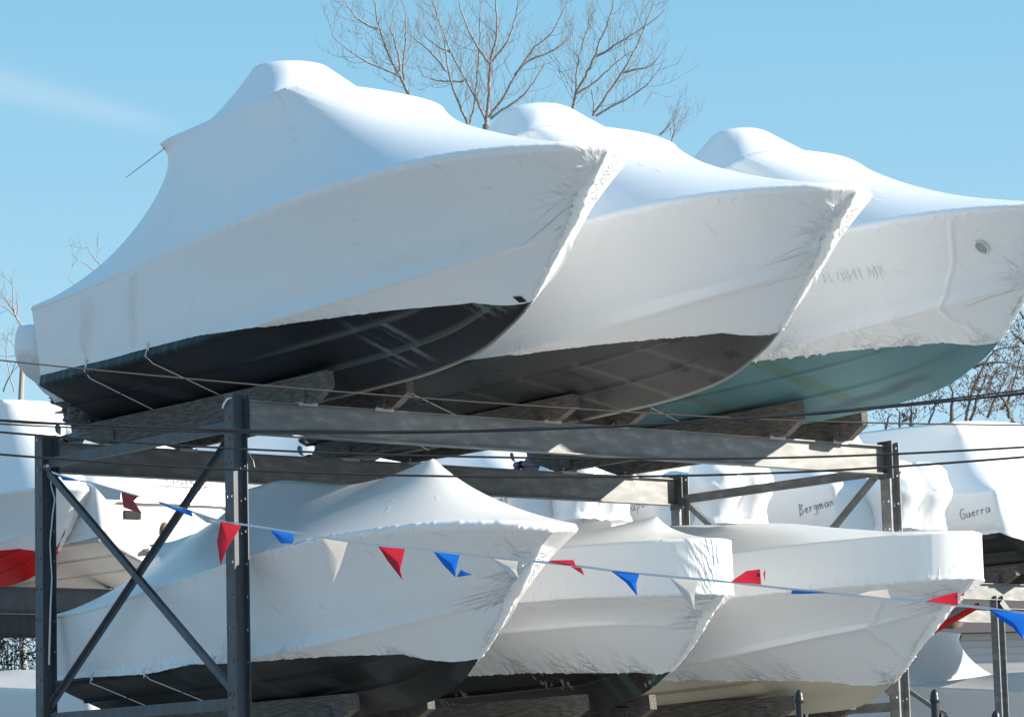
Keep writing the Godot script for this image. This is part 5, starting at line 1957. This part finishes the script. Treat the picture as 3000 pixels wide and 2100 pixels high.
const FLAGS := [
	["blue", [Vector3(0.06, 5.71, -3.70), Vector3(0.03, 5.59, -3.22), Vector3(-0.01, 5.59, -3.25), Vector3(-0.00, 5.62, -3.49)]],
	["blue", [Vector3(0.04, 5.59, -3.25), Vector3(0.03, 5.59, -3.16), Vector3(-0.04, 5.60, -2.80)]],
	["white", [Vector3(0.01, 5.53, -2.87), Vector3(-0.03, 5.36, -2.18), Vector3(-0.08, 5.26, -2.11), Vector3(-0.06, 5.30, -2.45)]],
	["red", [Vector3(-0.03, 5.37, -2.18), Vector3(-0.06, 5.27, -1.76), Vector3(-0.10, 5.25, -1.82), Vector3(-0.12, 5.06, -1.60), Vector3(-0.09, 5.17, -2.03)]],
	["blue", [Vector3(-0.08, 5.17, -1.37), Vector3(-0.13, 5.00, -0.58), Vector3(-0.19, 4.92, -0.46), Vector3(-0.16, 5.03, -0.87)]],
	["white", [Vector3(-0.13, 4.97, -0.55), Vector3(-0.17, 4.83, 0.06), Vector3(-0.22, 4.78, 0.11), Vector3(-0.20, 4.83, -0.17)]],
	["red", [Vector3(-0.17, 4.83, 0.05), Vector3(-0.19, 4.74, 0.47), Vector3(-0.23, 4.49, 0.22), Vector3(-0.22, 4.35, 0.11), Vector3(-0.22, 4.61, 0.05)]],
	["blue", [Vector3(-0.23, 4.65, 1.06), Vector3(-0.26, 4.56, 1.54), Vector3(-0.31, 4.46, 1.60), Vector3(-0.30, 4.48, 1.36)]],
	["blue", [Vector3(-0.26, 4.46, 1.55), Vector3(-0.27, 4.49, 1.78), Vector3(-0.31, 4.44, 1.57)]],
	["white", [Vector3(-0.29, 4.48, 2.08), Vector3(-0.32, 4.40, 2.57), Vector3(-0.36, 4.15, 2.48), Vector3(-0.36, 4.00, 2.35), Vector3(-0.35, 4.15, 2.25)]],
	["red", [Vector3(-0.35, 4.31, 3.11), Vector3(-0.38, 4.24, 3.60), Vector3(-0.43, 4.02, 3.57), Vector3(-0.44, 3.93, 3.63), Vector3(-0.42, 4.14, 3.36)]],
	["blue", [Vector3(-0.41, 4.18, 4.08), Vector3(-0.44, 4.12, 4.55), Vector3(-0.49, 3.96, 4.54), Vector3(-0.49, 3.89, 4.53), Vector3(-0.48, 4.03, 4.32)]],
	["blue", [Vector3(-0.44, 3.96, 4.55), Vector3(-0.45, 3.90, 4.74), Vector3(-0.49, 3.89, 4.55)]],
	["white", [Vector3(-0.47, 4.04, 5.04), Vector3(-0.50, 3.97, 5.50), Vector3(-0.55, 3.88, 5.53), Vector3(-0.55, 3.80, 5.56), Vector3(-0.54, 3.92, 5.30)]],
	["red", [Vector3(-0.53, 3.92, 5.96), Vector3(-0.53, 3.93, 6.02), Vector3(-0.60, 3.90, 6.41), Vector3(-0.61, 3.84, 6.46), Vector3(-0.59, 3.87, 6.25)]],
	["red", [Vector3(-0.55, 3.85, 6.31), Vector3(-0.56, 3.84, 6.46), Vector3(-0.61, 3.75, 6.57)]],
	["blue", [Vector3(-0.58, 3.77, 6.89), Vector3(-0.61, 3.71, 7.32), Vector3(-0.66, 3.62, 7.33), Vector3(-0.66, 3.51, 7.34), Vector3(-0.65, 3.64, 7.18)]],
	["white", [Vector3(-0.64, 3.65, 7.74), Vector3(-0.66, 3.59, 8.14), Vector3(-0.71, 3.46, 8.14), Vector3(-0.71, 3.33, 8.13), Vector3(-0.70, 3.48, 7.97)]],
	["red", [Vector3(-0.69, 3.54, 8.57), Vector3(-0.71, 3.49, 8.97), Vector3(-0.77, 3.61, 9.03), Vector3(-0.75, 3.61, 8.84)]],
	["red", [Vector3(-0.71, 3.58, 9.00), Vector3(-0.72, 3.61, 9.04), Vector3(-0.77, 3.50, 9.08)]],
	["blue", [Vector3(-0.74, 3.41, 9.37), Vector3(-0.76, 3.36, 9.80), Vector3(-0.81, 3.36, 9.76), Vector3(-0.79, 3.38, 9.41)]],
	["white", [Vector3(-0.78, 3.32, 10.17), Vector3(-0.81, 3.26, 10.56), Vector3(-0.86, 3.33, 10.58), Vector3(-0.85, 3.33, 10.38)]],
	["red", [Vector3(-0.83, 3.21, 10.95), Vector3(-0.85, 3.15, 11.32), Vector3(-0.91, 3.25, 11.38), Vector3(-0.89, 3.23, 11.16)]],
	["red", [Vector3(-0.86, 3.22, 11.36), Vector3(-0.86, 3.25, 11.39), Vector3(-0.91, 3.22, 11.45)]],
	["blue", [Vector3(-0.88, 3.10, 11.67), Vector3(-0.90, 3.03, 12.10), Vector3(-0.95, 2.85, 12.06), Vector3(-0.94, 2.94, 11.96), Vector3(-0.94, 3.01, 11.83)]],
]
const LIMBS := [
	["mid", [Vector3(29.40, 18.70, -33.00), Vector3(29.35, 19.47, -32.82), Vector3(29.30, 20.19, -32.64), Vector3(29.33, 20.87, -32.41), Vector3(29.24, 21.42, -32.30), Vector3(29.13, 21.93, -32.22)]],
	["mid", [Vector3(29.02, 20.10, -32.24), Vector3(29.17, 20.37, -32.04), Vector3(29.29, 20.74, -31.82), Vector3(29.34, 21.28, -31.61), Vector3(29.29, 21.75, -31.49)]],
	["mid", [Vector3(28.67, 19.96, -31.90), Vector3(28.42, 20.30, -31.99), Vector3(28.15, 20.77, -32.05), Vector3(27.93, 21.28, -32.06), Vector3(27.86, 21.65, -31.99)]],
	["mid", [Vector3(29.67, 18.93, -33.38), Vector3(29.35, 19.55, -33.45), Vector3(29.07, 20.07, -33.51), Vector3(28.76, 20.63, -33.58), Vector3(28.50, 21.24, -33.59), Vector3(28.27, 21.79, -33.59), Vector3(28.17, 22.09, -33.56)]],
	["mid", [Vector3(28.46, 18.44, -32.51), Vector3(28.20, 19.01, -32.55), Vector3(28.01, 19.48, -32.56), Vector3(27.86, 19.94, -32.53), Vector3(27.75, 20.45, -32.47), Vector3(27.53, 21.04, -32.45), Vector3(27.36, 21.54, -32.41)]],
	["mid", [Vector3(29.36, 18.81, -33.64), Vector3(29.40, 19.24, -33.49), Vector3(29.38, 19.84, -33.34), Vector3(29.32, 20.74, -33.11), Vector3(29.23, 21.56, -32.92), Vector3(29.24, 21.98, -32.78)]],
	["mid", [Vector3(28.80, 18.65, -32.18), Vector3(29.02, 19.07, -31.89), Vector3(29.17, 19.53, -31.64), Vector3(29.30, 19.86, -31.44), Vector3(29.48, 20.27, -31.16), Vector3(29.77, 20.63, -30.81), Vector3(29.93, 21.17, -30.50), Vector3(29.96, 21.46, -30.38)]],
	["mid", [Vector3(29.79, 19.86, -32.35), Vector3(30.03, 20.21, -32.06), Vector3(30.32, 20.35, -31.78), Vector3(30.63, 20.57, -31.46), Vector3(30.79, 20.86, -31.23)]],
	["mid", [Vector3(28.16, 19.89, -32.97), Vector3(27.83, 20.32, -33.09), Vector3(27.51, 20.62, -33.24), Vector3(27.27, 20.84, -33.35)]],
	["mid", [Vector3(28.76, 20.59, -33.59), Vector3(28.54, 20.70, -33.73), Vector3(28.34, 20.86, -33.83), Vector3(28.14, 21.07, -33.92)]],
	["mid", [Vector3(29.12, 19.87, -33.53), Vector3(28.85, 19.88, -33.73), Vector3(28.57, 19.91, -33.94), Vector3(28.27, 20.03, -34.13)]],
	["mid", [Vector3(29.10, 18.71, -32.45), Vector3(29.38, 18.98, -32.15), Vector3(29.69, 19.27, -31.82), Vector3(29.85, 19.64, -31.58), Vector3(29.97, 20.02, -31.37)]],
	["left", [Vector3(28.39, 19.63, -34.80), Vector3(28.25, 19.91, -34.82), Vector3(28.13, 20.13, -34.84), Vector3(27.90, 20.56, -34.89), Vector3(27.71, 20.95, -34.91), Vector3(27.51, 21.47, -34.89), Vector3(27.37, 22.03, -34.82), Vector3(27.31, 22.25, -34.79)]],
	["left", [Vector3(27.90, 20.04, -34.53), Vector3(27.52, 20.24, -34.75), Vector3(27.14, 20.44, -34.97), Vector3(26.78, 20.70, -35.15), Vector3(26.45, 21.01, -35.29), Vector3(26.24, 21.52, -35.28)]],
	["left", [Vector3(28.48, 20.04, -35.13), Vector3(28.39, 20.44, -35.07), Vector3(28.38, 20.82, -34.97), Vector3(28.33, 21.34, -34.84), Vector3(28.25, 21.82, -34.75), Vector3(28.11, 22.16, -34.74)]],
	["left", [Vector3(28.13, 20.26, -34.81), Vector3(28.03, 20.69, -34.76), Vector3(27.86, 21.12, -34.74), Vector3(27.68, 21.47, -34.78)]],
	["left", [Vector3(27.35, 21.23, -34.71), Vector3(27.04, 21.38, -34.88), Vector3(26.83, 21.58, -34.97), Vector3(26.57, 21.92, -35.05)]],
	["right", [Vector3(29.79, 18.55, -30.10), Vector3(29.80, 18.96, -29.97), Vector3(29.92, 19.33, -29.76), Vector3(30.03, 19.78, -29.53), Vector3(30.08, 20.15, -29.37), Vector3(30.18, 20.60, -29.14), Vector3(30.21, 21.01, -28.98), Vector3(30.19, 21.25, -28.91)]],
	["right", [Vector3(30.04, 19.05, -30.27), Vector3(30.00, 19.43, -30.20), Vector3(29.99, 19.80, -30.09), Vector3(30.02, 20.30, -29.90), Vector3(30.07, 20.71, -29.73), Vector3(29.94, 21.13, -29.70)]],
	["right", [Vector3(29.56, 18.85, -29.67), Vector3(29.82, 19.07, -29.38), Vector3(30.08, 19.39, -29.07), Vector3(30.27, 19.63, -28.83), Vector3(30.48, 19.82, -28.59)]],
	["right", [Vector3(30.29, 18.45, -29.98), Vector3(30.50, 18.94, -29.66), Vector3(30.72, 19.47, -29.30), Vector3(30.86, 19.92, -29.04), Vector3(30.96, 20.37, -28.81), Vector3(31.05, 20.90, -28.56), Vector3(31.05, 21.23, -28.44)]],
	["right", [Vector3(30.04, 18.34, -29.55), Vector3(30.34, 18.58, -29.23), Vector3(30.58, 18.73, -28.97), Vector3(30.87, 19.01, -28.64), Vector3(31.03, 19.29, -28.42), Vector3(31.11, 19.57, -28.26)]],
	["right", [Vector3(30.55, 18.58, -30.25), Vector3(30.50, 18.92, -30.20), Vector3(30.43, 19.17, -30.18)]],
	["right", [Vector3(30.25, 19.87, -29.72), Vector3(30.46, 20.01, -29.50), Vector3(30.66, 20.20, -29.26), Vector3(30.96, 20.44, -28.93), Vector3(31.24, 20.71, -28.59), Vector3(31.36, 20.91, -28.42)]],
	["right", [Vector3(30.92, 19.52, -29.53), Vector3(31.14, 19.57, -29.32), Vector3(31.39, 19.64, -29.08), Vector3(31.53, 19.84, -28.90)]],
	["right", [Vector3(31.45, 17.91, -28.87), Vector3(31.57, 18.09, -28.71), Vector3(31.68, 18.28, -28.56), Vector3(31.68, 18.50, -28.49)]],
	["right", [Vector3(31.63, 17.55, -28.81), Vector3(31.70, 17.80, -28.68), Vector3(31.71, 18.05, -28.60)]],
	["west", [Vector3(18.45, 13.28, -36.69), Vector3(18.24, 13.62, -36.74), Vector3(18.16, 14.04, -36.71), Vector3(18.12, 14.46, -36.65)]],
	["west", [Vector3(18.25, 13.60, -36.74), Vector3(18.05, 13.96, -36.79), Vector3(17.90, 14.18, -36.83), Vector3(17.72, 14.38, -36.89)]],
	["west", [Vector3(18.63, 13.50, -37.12), Vector3(18.35, 13.80, -37.23), Vector3(18.17, 13.92, -37.31), Vector3(18.03, 14.02, -37.36)]],
	["west", [Vector3(18.23, 12.57, -36.35), Vector3(18.08, 12.74, -36.41), Vector3(17.91, 12.98, -36.46), Vector3(17.79, 13.13, -36.51)]],
	["west", [Vector3(18.77, 13.75, -37.58), Vector3(18.76, 14.05, -37.53), Vector3(18.71, 14.30, -37.51)]],
	["west", [Vector3(17.86, 11.70, -36.12), Vector3(17.74, 12.14, -36.12), Vector3(17.64, 12.67, -36.09), Vector3(17.65, 12.91, -36.04)]],
	["west", [Vector3(18.13, 11.84, -37.11), Vector3(18.25, 12.28, -36.97), Vector3(18.36, 12.57, -36.86)]],
	["west", [Vector3(19.42, 14.23, -35.94), Vector3(19.26, 14.42, -36.00), Vector3(19.12, 14.61, -36.04)]],
	["west", [Vector3(19.78, 14.57, -35.66), Vector3(19.64, 14.69, -35.72), Vector3(19.46, 14.85, -35.80)]],
	["west", [Vector3(19.89, 14.71, -35.56), Vector3(19.70, 14.93, -35.63), Vector3(19.58, 15.10, -35.67), Vector3(19.52, 15.29, -35.67)]],
	["east", [Vector3(36.40, 10.66, -24.40), Vector3(36.38, 11.00, -24.36), Vector3(36.38, 11.33, -24.30), Vector3(36.31, 11.60, -24.32)]],
	["east", [Vector3(35.90, 10.53, -23.49), Vector3(35.94, 11.08, -23.35), Vector3(36.00, 11.40, -23.23), Vector3(36.13, 11.90, -22.99), Vector3(36.26, 12.18, -22.79), Vector3(36.47, 12.24, -22.56), Vector3(36.74, 12.23, -22.27)]],
	["east", [Vector3(37.43, 10.76, -24.77), Vector3(37.49, 11.32, -24.60), Vector3(37.59, 11.77, -24.41), Vector3(37.65, 12.05, -24.30)]],
	["east", [Vector3(36.66, 11.96, -23.89), Vector3(36.88, 12.04, -23.63), Vector3(37.19, 12.04, -23.31), Vector3(37.49, 11.84, -23.02)]],
	["east", [Vector3(37.35, 10.84, -24.10), Vector3(37.42, 11.24, -23.95), Vector3(37.53, 11.57, -23.78), Vector3(37.63, 11.90, -23.61)]],
	["east", [Vector3(36.97, 10.68, -23.07), Vector3(36.88, 11.04, -23.09), Vector3(36.69, 11.31, -23.25), Vector3(36.56, 11.46, -23.36)]],
	["east", [Vector3(37.92, 11.07, -24.19), Vector3(38.03, 11.35, -24.02), Vector3(38.09, 11.84, -23.86), Vector3(38.17, 12.47, -23.65)]],
	["east", [Vector3(37.46, 12.46, -22.93), Vector3(37.36, 12.60, -23.01), Vector3(37.23, 12.72, -23.12)]],
	["east", [Vector3(35.55, 10.49, -25.31), Vector3(35.54, 10.87, -25.25), Vector3(35.51, 11.05, -25.24)]],
	["east", [Vector3(36.44, 10.59, -25.81), Vector3(36.44, 11.00, -25.75), Vector3(36.43, 11.23, -25.72)]],
	["east", [Vector3(36.01, 10.62, -26.25), Vector3(36.05, 10.98, -26.14), Vector3(36.13, 11.09, -26.05)]],
	["east", [Vector3(35.99, 10.46, -24.86), Vector3(36.07, 10.90, -24.70), Vector3(36.13, 11.24, -24.58)]],
	["east", [Vector3(37.40, 13.04, -22.86), Vector3(37.31, 13.27, -22.91), Vector3(37.23, 13.49, -22.95)]],
	["east", [Vector3(36.55, 10.40, -22.82), Vector3(36.70, 10.38, -22.66), Vector3(36.85, 10.36, -22.50)]],
	["east", [Vector3(36.59, 10.22, -22.81), Vector3(36.74, 10.20, -22.65), Vector3(36.86, 10.18, -22.52)]],
	["east", [Vector3(37.61, 9.92, -23.23), Vector3(37.50, 10.37, -23.28), Vector3(37.34, 10.76, -23.38), Vector3(37.19, 11.06, -23.50)]],
]
